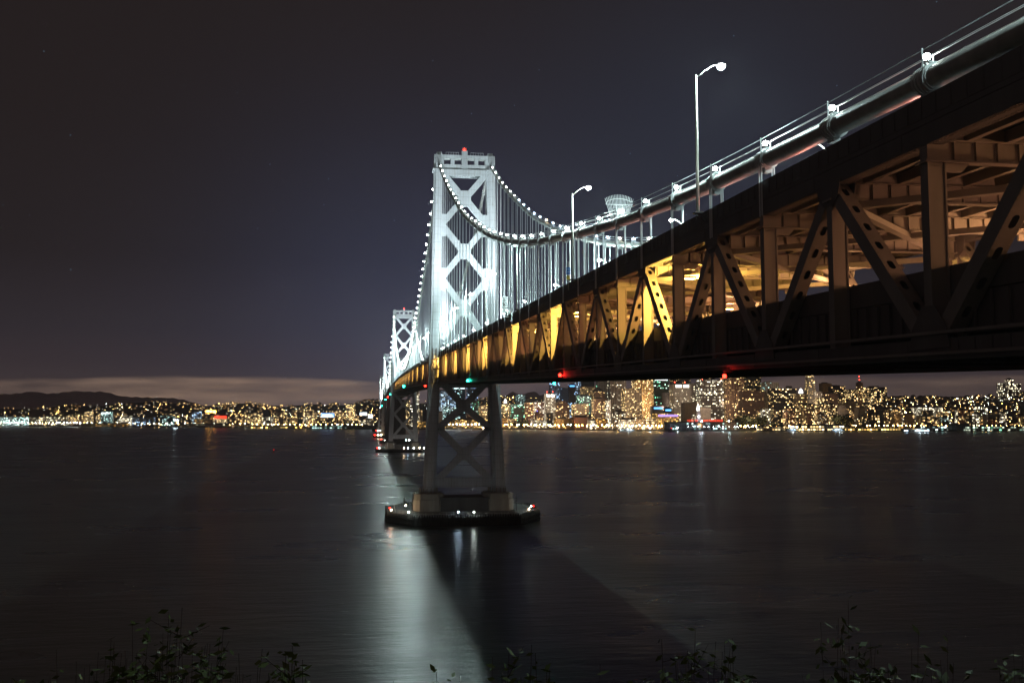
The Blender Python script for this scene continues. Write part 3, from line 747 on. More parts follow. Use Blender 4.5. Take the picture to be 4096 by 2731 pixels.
# ================================================================== STREET LAMPS ON THE DECK
def street_lamp_proto():
    e = empty('street_lamp')            # stands at the deck edge, arm reaches in +x
    p = MB(); p.tube([(0, 0, 0), (0, 0, 6), (0, 0, 11.0)], [.15, .12, .085], 10); p.build('pole', M_POLE, e, smooth=True)
    a = MB(); a.tube([(0, 0, 10.7), (.7, 0, 11.35), (1.3, 0, 11.75), (1.5, 0, 11.85), (2.0, 0, 11.85)], .05, 6); a.build('arm', M_POLE, e, smooth=True)
    h = MB(); h.box(-.25, .35, -.16, .16, 11.86-.02, 11.98); h.v = [(x+2.1, y, z) for x, y, z in h.v]; h.build('lamp_head', M_POLE, e)
    g_ = MB(); g_.ball((2.1, 0, 11.74), .30, 12, 7, .8); g_.build('lamp_glass', M_STREET, e, smooth=True)
    b_ = MB(); b_.box(-.35, .35, -.3, .3, -.1, 0); b_.box(-.35, 1.9, -.05, .05, -.2, -.1); b_.beam((-.2, 0, -.15), (1.7, 0, -1.6), .1, .1)
    b_.build('bracket', M_STEELD, e)
    light('lamp_light', 'POINT', (2.1, 0, 11.35), 15000, (.74, 1.0, .99), e, .2)
    light('lamp_beam', 'SPOT', (2.1, 0, 11.35), 26000, (.74, 1.0, .99), e, .2, (2.1+5.8, 0, 1.35), 116, .35)   # full cut-off luminaire aimed over the road
    return e
SL = street_lamp_proto(); first = True
nearL = [-313+48.6*k for k in range(-1, 7)]+[27+48*k for k in range(0, 14)]
farL = [-242.4+48.3*k for k in range(-2, 5)]+[3+48*k for k in range(0, 15)]
for s_, LL in ((-1, nearL), (1, farL)):
    for j, y in enumerate(LL):
        o = SL if first else copy_tree(SL); first = False
        o.location = (s_*11.0, y, zt(y)-.1)
        if s_ > 0: o.rotation_euler.z = PI
        where = 'right edge of the photo'
        tag(o, 'white curved-arm street lamp on the %s deck edge, %s from the right' % ('near' if s_ < 0 else 'far', ordw(j+1)), 'street lamp', 'street lamps on the upper deck')
for j in range(12):
    for s_ in (-1, 1):
        y = 730+47*j; m = MB().use(M_POLE); m.tube([(s_*12.3, y, zt(y)), (s_*12.3, y, zt(y)+11), (s_*10.3, y, zt(y)+11.8)], .12, 5); m.use(M_STREET); m.ball((s_*10.0, y, zt(y)+11.7), .3, 8, 5)
        o = m.build('street_lamp'); tag(o, 'tiny far street lamp on the %s deck edge, %s beyond the second tower' % ('near' if s_ < 0 else 'far', ordw(j+1)), 'street lamp', 'far street lamps beyond the second tower')
        if j % 3 == 0: light('lamp_light', 'POINT', (s_*10, y, zt(y)+11.3), 35000, (.8, 1, .97), None, .4).parent = o

# sodium lamps of the lower deck
def sodium_proto():
    e = empty('deck_lamp'); a = MB(); a.tube([(0, 0, 0), (0, 0, -.35)], .04, 5); a.box(-.55, .55, -.16, .16, -.5, -.35); a.build('housing', M_STEEL, e)
    g_ = MB(); g_.box(-.45, .45, -.13, .13, -.58, -.51); g_.build('lamp_glass', M_SODG, e)
    light('lamp_light', 'POINT', (0, 0, -1.1), 1500, (1.0, .50, .13), e, .15); return e
SO = sodium_proto(); first = True
slots = [(1, k) for k in range(-40, 40, 3)]+[(1, k) for k in range(42, 80, 8)]+[(-1, k) for k in (-31, -26, -22, -17, -13, -9, -5, -1)]+[(-1, k) for k in range(4, 70, 6)]
for j, (s_, k) in enumerate(slots):
    y = (S1*k if k < 0 else S2*k)+4.9; o = SO if first else copy_tree(SO); first = False
    o.location = (s_*7.4, y, zt(y)-(3.6 if s_ > 0 else 3.3))
    for ch in o.children:
        if ch.type == 'LIGHT':
            ch.data = ch.data.copy(); ch.data.color = (1.0, .48, .20) if s_ > 0 else (1.0, .56, .10); ch.data.energy = (2600 if k < -26 else 5000) if s_ > 0 else 11500
    tag(o, 'orange lamp under the upper deck, %s side, %s from the right edge' % ('far' if s_ > 0 else 'near', ordw(sum(1 for t in slots if t[0] == s_ and t[1] <= k))), 'lamp', 'sodium lamps lighting the lower deck')

# unseen upper deck cars, added so tail lamps redden the near cable from below
M_CAR = mat('dark_car_paint', (.05, .06, .08), .3); M_TAIL = mat('tail_lamp_glass', (.6, .02, .02), .4, emit=(1, .06, .03), es=25)
def car_proto():
    e = empty('car'); m = MB()
    m.hexa([(-.88, -2.2, .3), (.88, -2.2, .3), (.88, 2.2, .3), (-.88, 2.2, .3), (-.85, -2.15, .85), (.85, -2.15, .85), (.85, 2.1, .75), (-.85, 2.1, .75)])
    m.hexa([(-.82, -1.7, .86), (.82, -1.7, .86), (.82, 1.0, .82), (-.82, 1.0, .82), (-.66, -1.2, 1.4), (.66, -1.2, 1.4), (.66, .3, 1.4), (-.66, .3, 1.4)]); m.build('body', M_CAR, e)
    for x in (-.78, .78):
        for y in (-1.35, 1.35): w_ = MB(); w_.tube([(x-.1, y, .33), (x+.1, y, .33)], .33, 12); w_.build('wheel', M_BLACK, e)
    for x in (-.62, .62): w_ = MB(); w_.box(x-.15, x+.15, -2.24, -2.2, .6, .74); w_.build('tail_lamp', M_TAIL, e)
    light('lamp_light', 'POINT', (0, -2.4, .7), 300, (1, .40, .30), e, .3); return e
CAR = car_proto()
for j in range(9):
    o = CAR if j == 0 else copy_tree(CAR); y = -352+j*14; o.location = (-8.3, y, zt(y)-1.09); o.rotation_euler.x = math.atan(.0274)
    tag(o, 'unseen dark car added for its red tail lamps on the upper deck near lane, %s from the right' % ordw(j+1), 'car', 'unseen cars added on the upper deck')

for j in range(13):  # unseen lower deck cars, added to give the truss reddish light
    o = copy_tree(CAR); y = -372+j*24; x = (-5.2, .5, 5.0)[j % 3]; o.location = (x, y, zt(y)-9.29); o.rotation_euler = (-math.atan(.0274), 0, PI)
    for ch in o.children:
        if ch.type == 'LIGHT': ch.data = ch.data.copy(); ch.data.energy = 1500 if y < -300 else 2200; ch.data.color = (1, .45, .24) if y < -310 else (1, .33, .12)
    tag(o, 'unseen car added to light the lower deck, facing the camera, %s from the right' % ordw(j+1), 'car', 'unseen cars added on the lower deck')

# ================================================================== FLOODLIGHTS AT THE TOWERS
def flood(loc, tgt, power, ang, label, size=.6):
    e = empty('floodlight', loc); m = MB(); m.box(-.35, .35, -.35, .35, 0, .08); m.tube([(0, 0, .08), (0, 0, .5)], .06, 6); m.build('stand', M_BLACK, e)
    d = (Vector(tgt)-Vector(loc)).normalized(); m = MB(); m.tube([Vector((0, 0, .6))-d*.25, Vector((0, 0, .6))+d*.2], [.22, .36], 10); m.build('housing', M_BLACK, e)
    tag(e, label, 'floodlight', 'floodlights lighting the towers')
    light('flood_beam', 'SPOT', Vector((0, 0, .6))+d*.3, power, (.82, .95, 1.0), e, size, tgt if False else Vector((0, 0, .6))+d*10, ang, .8)
for y0, zz, pw, nm in ((Y6, 142, 1.0, 'nearest'), (Y5, 152, 1.25, 'second'), (Y3, 148, 1.2, 'third'), (Y2, 136, .5, 'farthest')):
    for s_ in (-1, 1):
        for e_, sd in ((-1, 'east'), (1, 'west')):
            yy = y0+e_*48; flood((s_*11.6, yy, zt(yy)), (s_*6, y0, zt(y0)+66), 2.3e5*pw*(1 if e_ < 0 else .6), 72, 'dark floodlight on the deck edge %s of the %s tower, %s side' % (sd, nm, 'near' if s_ < 0 else 'far'))

# ================================================================== THINGS ON THE BRIDGE
def text_part(s, size, m, loc, parent, name='lettering'):
    cu = bpy.data.curves.new(name, 'FONT'); cu.body = s; cu.size = size; cu.align_x = 'CENTER'; cu.align_y = 'CENTER'; cu.extrude = .012
    o = bpy.data.objects.new(name, cu); dg = bpy.context.evaluated_depsgraph_get()
    C.objects.link(o); dg.update(); me = bpy.data.meshes.new_from_object(o.evaluated_get(dg)); C.objects.unlink(o); bpy.data.objects.remove(o)
    me.materials.clear(); me.materials.append(m); t = link(name, me, parent, loc); t.rotation_euler = (PI/2, 0, 0); return t
yS = -202.0; e = empty('speed_limit_sign', (-11.3, yS, zt(yS)-.3)); tag(e, 'white rectangular speed limit 50 sign with a smaller plate below, on the near railing', 'road sign')
m = MB(); m.tube([(0, 0, -.8), (0, 0, 3.6)], .05, 6); m.box(-.02, .9, -.03, .03, -.2, -.1); m.build('post', M_POLE, e)
m = MB(); m.box(-.62, .62, -.09, -.06, 1.5, 3.6); m.build('panel', M_SIGNW, e); m = MB(); m.box(-.56, .56, -.09, -.06, .65, 1.42); m.build('plate', M_SIGNW, e)
text_part('SPEED', .34, M_BLACK, (0, -.1, 3.28), e); text_part('LIMIT', .34, M_BLACK, (0, -.1, 2.85), e); text_part('50', .95, M_BLACK, (0, -.1, 2.1), e)
light('lamp_light', 'POINT', (0, -4, 3), 0.0, (1, 1, 1), e)
yS = -262.5; e = empty('call_box_sign', (-11.2, yS, zt(yS)-.5)); tag(e, 'small blue call box sign on a thin post beside a street lamp', 'road sign')
m = MB(); m.tube([(0, 0, -.8), (0, 0, 2.9)], .045, 6); m.build('post', M_POLE, e)
m = MB(); m.box(-.26, .26, -.08, -.05, 1.2, 2.1); m.build('panel', M_SIGNB, e)
text_part('CALL', .17, M_SIGNW, (0, -.09, 1.85), e); text_part('BOX', .17, M_SIGNW, (0, -.09, 1.5), e)
m = MB(); m.box(-.2, .2, -.15, .2, .5, .95); m.box(-.22, .22, -.17, .22, .95, 1.0); m.build('call_box', M_YEL, e)
# fan shaped climbing guard on the near cable
yG = NODES[43-29]; yG = -284.6; e = empty('climbing_guard', (-10.05, yG, zc(yG))); tag(e, 'fan-shaped guard of thin steel rods standing on the near main cable', 'cable guard')
m = MB()
for i in range(19):
    t = (i-9)/9; m.tube([(t*.75, 0, -.1 if abs(t) > .6 else .4), (t*1.55, 0, 3.0-.45*t*t)], .025, 4)
m.build('rods', M_ROPE, e)
m = MB(); m.tube([(1.45*math.cos(a), 0, 1.9+.65*math.sin(a)) for a in [PI*k/14 for k in range(15)]], .03, 5); m.tube([(-1.45, 0, 1.9), (1.45, 0, 1.9)], .03, 5); m.tube([(-.95, 0, .3), (.95, 0, .3)], .03, 5); m.build('hoop', M_ROPE, e)
m = MB(); m.tube([(-.35, -.05, .5), (-.35, -.05, 1.85), (.35, -.05, 1.85), (.35, -.05, .5)], .04, 5); m.build('gate', M_ROPE, e)
# navigation lamps under the lower deck
def nav(px, py, x, m, colr, colw, label, power, r=.28):
    d = F+RR*((px-2048)/FPX)-UU*((py-1365.5)/FPX); t = (x-CX)/d.x; p = Vector((CX, CY, CZ))+d*t
    e = empty('navigation_lamp', p); a = MB(); a.box(-.12, .55, -.1, .1, .3, .42); a.tube([(0, 0, .1), (0, 0, .42)], .05, 5); a.build('bracket', M_BLACK, e)
    b_ = MB(); b_.ball((0, 0, 0), r, 12, 7); b_.build('lens', m, e, smooth=True); tag(e, label, 'navigation lamp', 'navigation lamps under the bridge')
    if power: light('lamp_light', 'POINT', (-.1, -.35, -.05), power, colr, e, .1)
nav(1871, 1522, -10.95, M_GREEN, (.02, 1, .62), 'green', 'bright green lamp under the deck just right of the nearest tower', 280, .30)
nav(2240, 1500, -10.95, M_REDNAV, (1, .03, .02), 'red', 'red lamp under the deck midway between nearest tower and right edge', 70, .22)
nav(2217, 1532, 10.95, M_GREEN, (.02, 1, .62), 'green', 'smaller green lamp just below left of the middle red lamp', 120, .30)
nav(2898, 1504, -10.85, M_REDNAV, (1, .03, .02), 'red', 'red lamp under the deck closest to the right edge', 35, .15)
nav(1701, 1543, -11.2, M_REDNAV, (1, .03, .02), 'red', 'red lamp on the deck edge immediately left of the nearest tower', 60, .45)
nav(1615, 1545, -11.2, M_GREEN, (.02, 1, .62), 'green', 'green lamp under the middle span seen left of the nearest tower', 120, .8)
nav(1561, 1577, -11.2, M_GREEN, (.02, 1, .62), 'green', 'small green lamp under the deck near the second tower', 0, .8)
nav(1551, 1588, -11.2, M_REDNAV, (1, .03, .02), 'red', 'small red lamp under the deck near the second tower', 0, .8)
nav(1542, 1597, -11.2, M_GREEN, (.02, 1, .62), 'green', 'tiny green lamp left of the second tower', 0, .8)
nav(1528, 1623, -11.2, M_GREEN, (.02, 1, .62), 'green', 'tiniest green lamp farthest down the deck', 0, .9)
# lamps and masts on the pier fenders
def plamp(px, py, Y, m, label, r=.2, h=1.0, pole=True, power=0, colr=(1, .9, .8), nm='pier_lamp'):
    p = at(px, py, Y); e = empty(nm, (p.x, p.y, p.z-h)); a = MB(); a.tube([(0, 0, 0), (0, 0, h-.1)], .05, 5); a.build('post', M_BLACK, e)
    b_ = MB(); b_.ball((0, 0, h), r, 10, 6); b_.build('bulb', m, e, smooth=True); tag(e, label, 'lamp', 'lamps on the bridge piers')
    if power: light('lamp_light', 'POINT', (0, 0, h+.35), power, colr, e, .1)
plamp(1559, 2031, -12, M_RED, 'red lamp at the left corner of the nearest pier', .22, 1.6)
plamp(1565, 2039, -14, M_WARMB, 'warm lamp at the left corner of the nearest pier beside the red lamp', .24, 1.0, power=110, colr=(1, .7, .4))
plamp(1623, 2021, -6, M_WARMB, 'warm lamp by the masts on the left of the nearest pier', .24, 1.5, power=150, colr=(1, .75, .45))
plamp(1635, 2047, -27, M_WHITE, 'cool lamp on the front left edge of the nearest pier', .22, .8, power=100, colr=(.8, 1, 1))
plamp(1833, 2047, -26.5, M_BLUEB, 'cool lamp on the middle front edge of the nearest pier, left of the pair', .24, .8, power=90, colr=(.6, .9, 1))
plamp(1896, 2047, -26.5, M_WHITE, 'cool lamp on the middle front edge of the nearest pier, right of the pair', .24, .8, power=90, colr=(.8, .95, 1))
plamp(2116, 2036, -14, M_WARMB, 'warm lamp low at the right end of the nearest pier', .2, .8, power=90, colr=(1, .85, .6))
plamp(2124, 2024, -6, M_WHITE, 'cool lamp at the right end of the nearest pier', .24, 1.6, power=110, colr=(.8, .95, 1))
plamp(2134, 2023, -5, M_RED, 'red lamp at the right tip of the nearest pier', .2, 1.6)
for px, m, nm in ((1509, M_RED, 'red'), (1517, M_WHITE, 'white'), (1616, M_WARMB, 'leftmost warm'), (1632, M_BLUEB, 'bluish'), (1655, M_WHITE, 'middle white'), (1678, M_WARMB, 'right warm'), (1696, M_WHITE, 'rightmost white')):
    plamp(px, 1791, 677 if px > 1600 else 690, m, '%s lamp on the edge of the second tower pier' % nm, .5, 1.5)
for k, (px, py, Y, m, nm) in enumerate(((1607, 1760, 1040, M_WHITE, 'left white lamp'), (1623, 1760, 1040, M_WHITE, 'middle white lamp'), (1637, 1760, 1040, M_WHITE, 'right white lamp'), (1524, 1757, 1040, M_RED, 'red lamp'), (1540, 1760, 1040, M_WHITE, 'single white lamp'))):
    plamp(px, py, Y, m, '%s at the foot of the centre anchorage' % nm, .7, 2)
for k, (px, py, m) in enumerate(((1499, 1739, M_RED), (1513, 1739, M_WARMB), (1525, 1739, M_WARMB), (1505, 1721, M_RED), (1512, 1721, M_WHITE), (1521, 1721, M_WHITE))):
    plamp(px, py, 1390 if py > 1730 else 2080, m, 'tiny %s lamp %s on a far pier' % ('red' if m == M_RED else 'pale', ['', 'left', 'middle', 'right', 'near', 'outer', 'inner'][k+1] if False else ['leftmost', 'second', 'third', 'upper left', 'upper middle', 'upper right'][k]), .9, 2)
for px, py0, Y, h, lb in ((1617, 1999, 4, 5.0, 'taller thin dark mast at the left of the nearest pier'), (1625.5, 2001, 4, 3.2, 'shorter thin dark mast beside the tall one on the nearest pier'), (2065, 2030, -8, 6.2, 'thin dark mast at the right of the nearest pier')):
    p = at(px, py0, Y); m = MB(); m.tube([(0, 0, 0), (0, 0, h*.6), (0, 0, h)], [.16, .13, .04], 6); m.box(-.5, .5, -.04, .04, h*.55, h*.6); m.box(-.25, .25, -.2, .2, h*.72, h*.76)
    tag(m.build('mast', M_BLACK, None, (p.x, p.y, 3.6)), lb, 'mast', 'masts on the nearest pier')
# maintenance scaffold round the near leg at deck level
m = MB(); e = empty('scaffold', (-10.2, -9.5, zt(-9)-12.5))
for x in (-2.6, -1.2, .2):
    for y in range(0, 7): m.tube([(x, y*1.4-3, 0), (x, y*1.4-3, 13.6)], .05, 4)
for z in range(0, 8):
    for x in (-2.6, .2): m.tube([(x, -3, z*1.8+.4), (x, 5.4, z*1.8+.4)], .045, 4)
    for y in (-3, 0, 5.4): m.tube([(-2.6, y, z*1.8+.4), (.2, y, z*1.8+.4)], .045, 4)
    m.tube([(-2.6, -3+(z % 2)*8.4, z*1.8+.4), (-2.6, 5.4-(z % 2)*8.4, z*1.8+2.2)], .04, 4)
m.build('tubes', M_STEEL, e)
m = MB()
for z in (2.2, 5.8, 9.4): m.box(-2.5, .1, -3, 5.4, z, z+.06)
m.build('platforms', mat('plank', (.3, .22, .12), .8), e); tag(e, 'tube scaffold wrapped round the truss end at the nearest tower leg', 'scaffold')

# ================================================================== CITY
def facade(name, wall, lit, fh=3.7, fw=3.6, tint='warm', es=3.2, rowy=.5, rib=0, seed=0, glow=0.0, rough=.7):
    """stone / glass facade whose windows are a regular grid, some of them lit"""
    m = bpy.data.materials.new(name); m.use_nodes = True; q = N(m.node_tree); b = q.n['Principled BSDF']
    t = q.new('ShaderNodeTexCoord'); x, y, z = q.sep(t.outputs['Object']); nx, ny, nz = q.sep(t.outputs['Normal'])
    side = q.m('GREATER_THAN', q.m('ABSOLUTE', nx), .5)
    u = q.m('ADD', q.m('MULTIPLY', x, q.m('SUBTRACT', 1.0, side)), q.m('MULTIPLY', y, side))
    uc = q.m('DIVIDE', q.m('ADD', u, 500.0), fw); vc = q.m('DIVIDE', z, fh)
    iu = q.m('FLOOR', uc); iv = q.m('FLOOR', vc); fu = q.m('FRACT', uc); fv = q.m('FRACT', vc)
    wn = q.new('ShaderNodeTexWhiteNoise', noise_dimensions='3D'); q.l.new(q.comb(iu, iv, q.m('ADD', side, float(seed))), wn.inputs['Vector'])
    wr = q.new('ShaderNodeTexWhiteNoise', noise_dimensions='2D'); q.l.new(q.comb(iv, float(seed)+3.3, 0), wr.inputs['Vector'])
    run = q.noise(q.comb(q.m('MULTIPLY', iu, .35), q.m('MULTIPLY', iv, 7.7), float(seed)), 1.0, 1)
    r1 = wn.outputs['Value']; rc = wn.outputs['Color']
    score = q.m('ADD', q.m('MULTIPLY', r1, .62-.25*rowy), q.m('ADD', q.m('MULTIPLY', q.m('SUBTRACT', 1.0, run), .25+.1*rowy), q.m('MULTIPLY', wr.outputs['Value'], .25*rowy)))
    on = q.m('LESS_THAN', score, .125+.45*lit)
    win = q.m('MULTIPLY', q.m('MULTIPLY', q.m('GREATER_THAN', fu, .16), q.m('LESS_THAN', fu, .86)), q.m('MULTIPLY', q.m('GREATER_THAN', fv, .25), q.m('LESS_THAN', fv, .82)))
    win = q.m('MULTIPLY', win, q.m('LESS_THAN', q.m('ABSOLUTE', nz), .5))
    cols = {'warm': [(.0, (1, .62, .22)), (.5, (1, .78, .42)), (1, (1, .95, .75))], 'cool': [(0, (.45, .85, .8)), (.5, (.8, 1, .95)), (1, (1, .95, .7))],
            'green': [(0, (.1, .75, .4)), (.25, (.75, 1, .8)), (1, (1, .95, .65))], 'blue': [(0, (.35, .6, 1)), (.6, (.7, .92, 1)), (1, (1, 1, .95))],
            'gold': [(0, (1, .5, .1)), (1, (1, .8, .3))], 'pale': [(0, (1, .85, .55)), (1, (1, 1, .9))]}[tint]
    csep = q.sep(rc)
    ecol = q.ramp(csep[0], cols)
    stren = q.m('MULTIPLY', q.m('MULTIPLY', on, win), q.m('ADD', es*.22, q.m('MULTIPLY', q.m('POWER', csep[1], 3.0), es*2.6)))
    glass = q.mix(win, (*wall, 1), (wall[0]*.22+.004, wall[1]*.22+.005, wall[2]*.22+.007, 1))
    if rib:
        rb = q.m('LESS_THAN', q.m('FRACT', q.m('DIVIDE', q.m('ADD', u, 500.0), rib)), .22)
        stren = q.m('MULTIPLY', stren, q.m('SUBTRACT', 1.0, rb)); glass = q.mix(rb, glass, (*[min(1, c*1.3) for c in wall], 1))
    q.l.new(glass, b.inputs['Base Color']); b.inputs['Roughness'].default_value = rough
    q.l.new(ecol, b.inputs['Emission Color']); q.l.new(stren, b.inputs['Emission Strength'])
    m.cycles.emission_sampling = 'NONE'; return m
STY = {
 'beige': ((.36, .29, .20), 'warm'), 'brown': ((.20, .12, .08), 'warm'), 'grey': ((.28, .25, .22), 'pale'), 'dark': ((.05, .045, .045), 'warm'),
 'teal': ((.05, .10, .11), 'cool'), 'green': ((.10, .13, .11), 'green'), 'blue': ((.16, .20, .27), 'blue'), 'white': ((.5, .48, .43), 'pale'),
 'gold': ((.42, .27, .10), 'gold'), 'brick': ((.22, .09, .06), 'warm')}
M_ROOFD = mat('flat_roof', (.05, .045, .045), .9)
M_SIGNL = mat('lit_white_sign', (.8, .8, .8), .5, emit=(.85, .97, 1), es=2.2, sample=False)
M_SIGNBL = mat('lit_blue_sign', (.1, .3, .8), .5, emit=(.12, .45, 1), es=2.6, sample=False)
M_SIGNR = mat('lit_red_sign', (.8, .1, .05), .5, emit=(1, .045, .02), es=2.6, sample=False)
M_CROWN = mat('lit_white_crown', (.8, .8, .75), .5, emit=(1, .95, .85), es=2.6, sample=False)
M_LAMPO = mat('orange_lamp_glass', (.8, .5, .2), .4, emit=(1, .55, .15), es=130, sample=False)
M_LAMPW = mat('white_lamp_glass', (.8, .8, .8), .4, emit=(.85, .97, 1), es=70, sample=False)
M_REDF = mat('red_roof_beacon', (.5, .05, .02), .4, emit=(1, .06, .03), es=40, sample=False)
bcount = 0
def building(x0, x1, yt, row, sty, lit, label, depth=None, roof='flat', fh=3.7, fw=3.6, es=3.0, rowy=.5, rib=0, base=2.4, Y=None, name='office_tower', cat='building', group=None, tint=None, extra=None, round_=False):
    global bcount; bcount += 1
    pc = (x0+x1)/2; Yd = Y if Y else shoreY(pc)+row
    a = at(x0, yt, Yd); c_ = at(x1, yt, Yd); wdt = c_.x-a.x; h = a.z-base; cx = (a.x+c_.x)/2
    dp = depth or max(18, min(wdt*.9, 45)); wall, tn = STY[sty]; tn = tint or tn
    e = empty(name, (cx, Yd, base)); tag(e, label, cat, group)
    mt = facade('facade_'+sty, wall, lit, fh, fw, tn, es, rowy, rib, bcount)
    w = MB()
    if round_:
        ring = [(wdt/2*math.cos(2*PI*k/20), dp/2+dp/2*math.sin(2*PI*k/20)) for k in range(20)]; w.prism(ring, 0, h)
    elif roof == 'pyramid_tower':
        w.hexa([(-wdt/2, 0, 0), (wdt/2, 0, 0), (wdt/2, wdt, 0), (-wdt/2, wdt, 0), (-.6, wdt/2-.6, h), (.6, wdt/2-.6, h), (.6, wdt/2+.6, h), (-.6, wdt/2+.6, h)])
    elif roof == 'stepped':
        w.box(-wdt/2, wdt/2, 0, dp, 0, h*.86); w.box(-wdt*.36, wdt*.36, 2, dp-2, h*.86, h*.94); w.box(-wdt*.22, wdt*.22, 4, dp-4, h*.94, h)
    else:
        w.box(-wdt/2, wdt/2, 0, dp, 0, h)
    w.build('wall', mt, e)
    if roof in ('flat', 'mech', 'mast', 'beacons', 'sign', 'bluesign', 'crown', 'slots') and not round_:
        r = MB(); r.box(-wdt/2-.3, wdt/2+.3, -.3, dp+.3, h, h+1.1)
        if roof != 'flat' or bcount % 2:
            k = random.uniform(-.1, .1)*wdt; r.box(k-wdt*.26, k+wdt*.2, dp*.25, dp*.75, h+1.1, h+4.5)
            if bcount % 3 == 0: r.tube([(k, dp*.5, h+4.5), (k, dp*.5, h+9)], .25, 4)
        r.build('roof', M_ROOFD if roof != 'slots' else mat('pale_parapet', wall, .8), e)
    if roof == 'hip':
        r = MB(); r.hexa([(-wdt/2-.5, -.5, h), (wdt/2+.5, -.5, h), (wdt/2+.5, dp+.5, h), (-wdt/2-.5, dp+.5, h), (-wdt*.2, dp*.45, h+6), (wdt*.2, dp*.45, h+6), (wdt*.2, dp*.55, h+6), (-wdt*.2, dp*.55, h+6)]); r.build('roof', M_ROOFD, e)
    if roof == 'pyramid':
        r = MB(); r.hexa([(-wdt/2, 0, h), (wdt/2, 0, h), (wdt/2, dp, h), (-wdt/2, dp, h), (-.5, dp/2-.5, h+15), (.5, dp/2-.5, h+15), (.5, dp/2+.5, h+15), (-.5, dp/2+.5, h+15)]); r.build('roof', M_ROOFD, e)
    if roof == 'mast':
        r = MB().use(M_BLACK); r.tube([(0, dp/2, h), (0, dp/2, h+20)], [.8, .25], 5); r.use(M_REDF); r.ball((0, dp/2, h+10), .8, 6, 4); r.ball((0, dp/2, h+20), .9, 6, 4); r.build('roof_mast', None, e)
    if roof == 'beacons':
        for x in (-wdt*.42, wdt*.42):
            r = MB(); r.ball((x, .5, h+2), .9, 6, 4); r.build('beacon', M_REDF, e)
    if roof in ('sign', 'bluesign'):
        r = MB(); r.box(-wdt*.42, wdt*.42, -1.0, -.4, h-7, h-2.5); r.build('lit_sign', M_SIGNL if roof == 'sign' else M_SIGNBL, e)
    if roof == 'crown':
        for x in (-wdt*.22, wdt*.22):
            r = MB(); r.box(x-wdt*.17, x+wdt*.17, -.8, -.1, h-9, h-1); r.build('lit_crown', M_CROWN, e)
        for x in (-wdt*.3, wdt*.3):
            r = MB(); r.ball((x, dp/2, h+7), .9, 6, 4); r.build('beacon', M_REDF, e)
    if roof == 'cupola':
        r = MB(); r.box(-wdt*.5-.3, wdt*.5+.3, -.3, dp+.3, h, h+1); r.build('roof', M_ROOFD, e)
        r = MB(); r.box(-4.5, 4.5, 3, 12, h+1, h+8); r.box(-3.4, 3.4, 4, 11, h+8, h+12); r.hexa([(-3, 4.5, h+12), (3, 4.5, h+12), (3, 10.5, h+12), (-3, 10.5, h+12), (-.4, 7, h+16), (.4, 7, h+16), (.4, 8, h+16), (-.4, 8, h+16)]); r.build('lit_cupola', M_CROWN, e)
    if rib:
        r = MB(); k = int(wdt/rib)
        for j in range(k+1):
            x = -wdt/2+wdt*j/max(1, k); r.box(x-.5, x+.5, -.7, -.02, 0, h-.5)
        r.build('facade_ribs', mat('rib_stone', tuple(c*1.1 for c in wall), .8), e)
    return e
B = building
# --- centre and right skyline, surveyed left to right
B(1748, 1822, 1563, 900, 'blue', .95, 'bright blue-white glass tower glowing through the upper left of the pier braces', es=1.5, fw=5)
B(1813, 1838, 1546, 1200, 'teal', .35, 'left dark glass tower of the pair seen between the tower legs', fw=6, roof='sign')
B(1840, 1861, 1548, 1190, 'teal', .4, 'slim dark glass tower right of its twin between the tower legs', fw=6, roof='sign')
B(1869, 1912, 1545, 1150, 'blue', .35, 'bluish glass tower at the upper right between the tower legs', roof='mech', fw=6)
B(1662, 1677, 1558, 700, 'white', .6, 'very slim pale tower standing left of the nearest tower leg', fw=6, roof='mast')
B(1679, 1690, 1640, 500, 'beige', .5, 'small beige block left of the nearest tower leg under the slim pale tower')
B(1616, 1640, 1600, 700, 'beige', .6, 'beige block seen just right of the second tower under the deck', es=2.5)
B(1640, 1660, 1622, 500, 'grey', .7, 'grey lit block beside the slim pale tower')
B(1748, 1771, 1648, 330, 'white', .02, 'plain beige stone block with a few slit windows beside the near tower leg')
B(1772, 1800, 1625, 700, 'teal', .8, 'blue-green glass block above the orange waterfront terrace, left', es=2)
B(1800, 1840, 1630, 650, 'teal', .6, 'stepped glass block above the orange waterfront terrace, middle', roof='stepped', es=2)
B(1889, 1916, 1605, 800, 'green', .5, 'greenish office block right of centre between the tower legs')
B(1918, 1950, 1622, 500, 'beige', .5, 'beige block with vertical lights next to the right tower leg', rowy=.1)
B(1866, 1890, 1636, 600, 'brown', .25, 'brown block in the middle between the tower legs')
B(1784, 1950, 1679, 60, 'gold', .75, 'long low orange waterfront terrace with rows of bright windows', fh=4.2, fw=5, es=2.6, rowy=.1, name='waterfront_terrace')
B(1662, 1742, 1688, 70, 'gold', .6, 'low orange waterfront block left of the nearest tower leg', es=2.5, name='waterfront_terrace')
B(1997, 2048, 1614, 420, 'beige', .75, 'beige stepped tower with a glowing white cupola right of the tower leg', roof='cupola', es=3)
B(2049, 2102, 1617, 380, 'green', .6, 'greenish horizontal-window office block right of the cupola tower', roof='mech', rowy=.9)
B(2066, 2104, 1579, 700, 'teal', .7, 'round-edged dark teal tower behind the greenish block', round_=True, es=1.6)
B(2104, 2149, 1595, 900, 'grey', .1, 'low dull grey block behind the brick tower')
B(2103, 2142, 1610, 340, 'brick', .45, 'left half brick tower with small square lights', fw=4.6, rowy=.1)
e = B(2141, 2183, 1608, 345, 'brick', .8, 'right half brick tower full of square white windows with a blue light strip', fw=4.6, rowy=.0, tint='pale', es=2.5)
r = MB(); r.box(-11.5, -9.0, -.6, -.1, 8, 50); r.build('blue_light_strip', mat('blue_strip', (.1, .1, .6), .5, emit=(.08, .12, 1), es=3, sample=False), e)
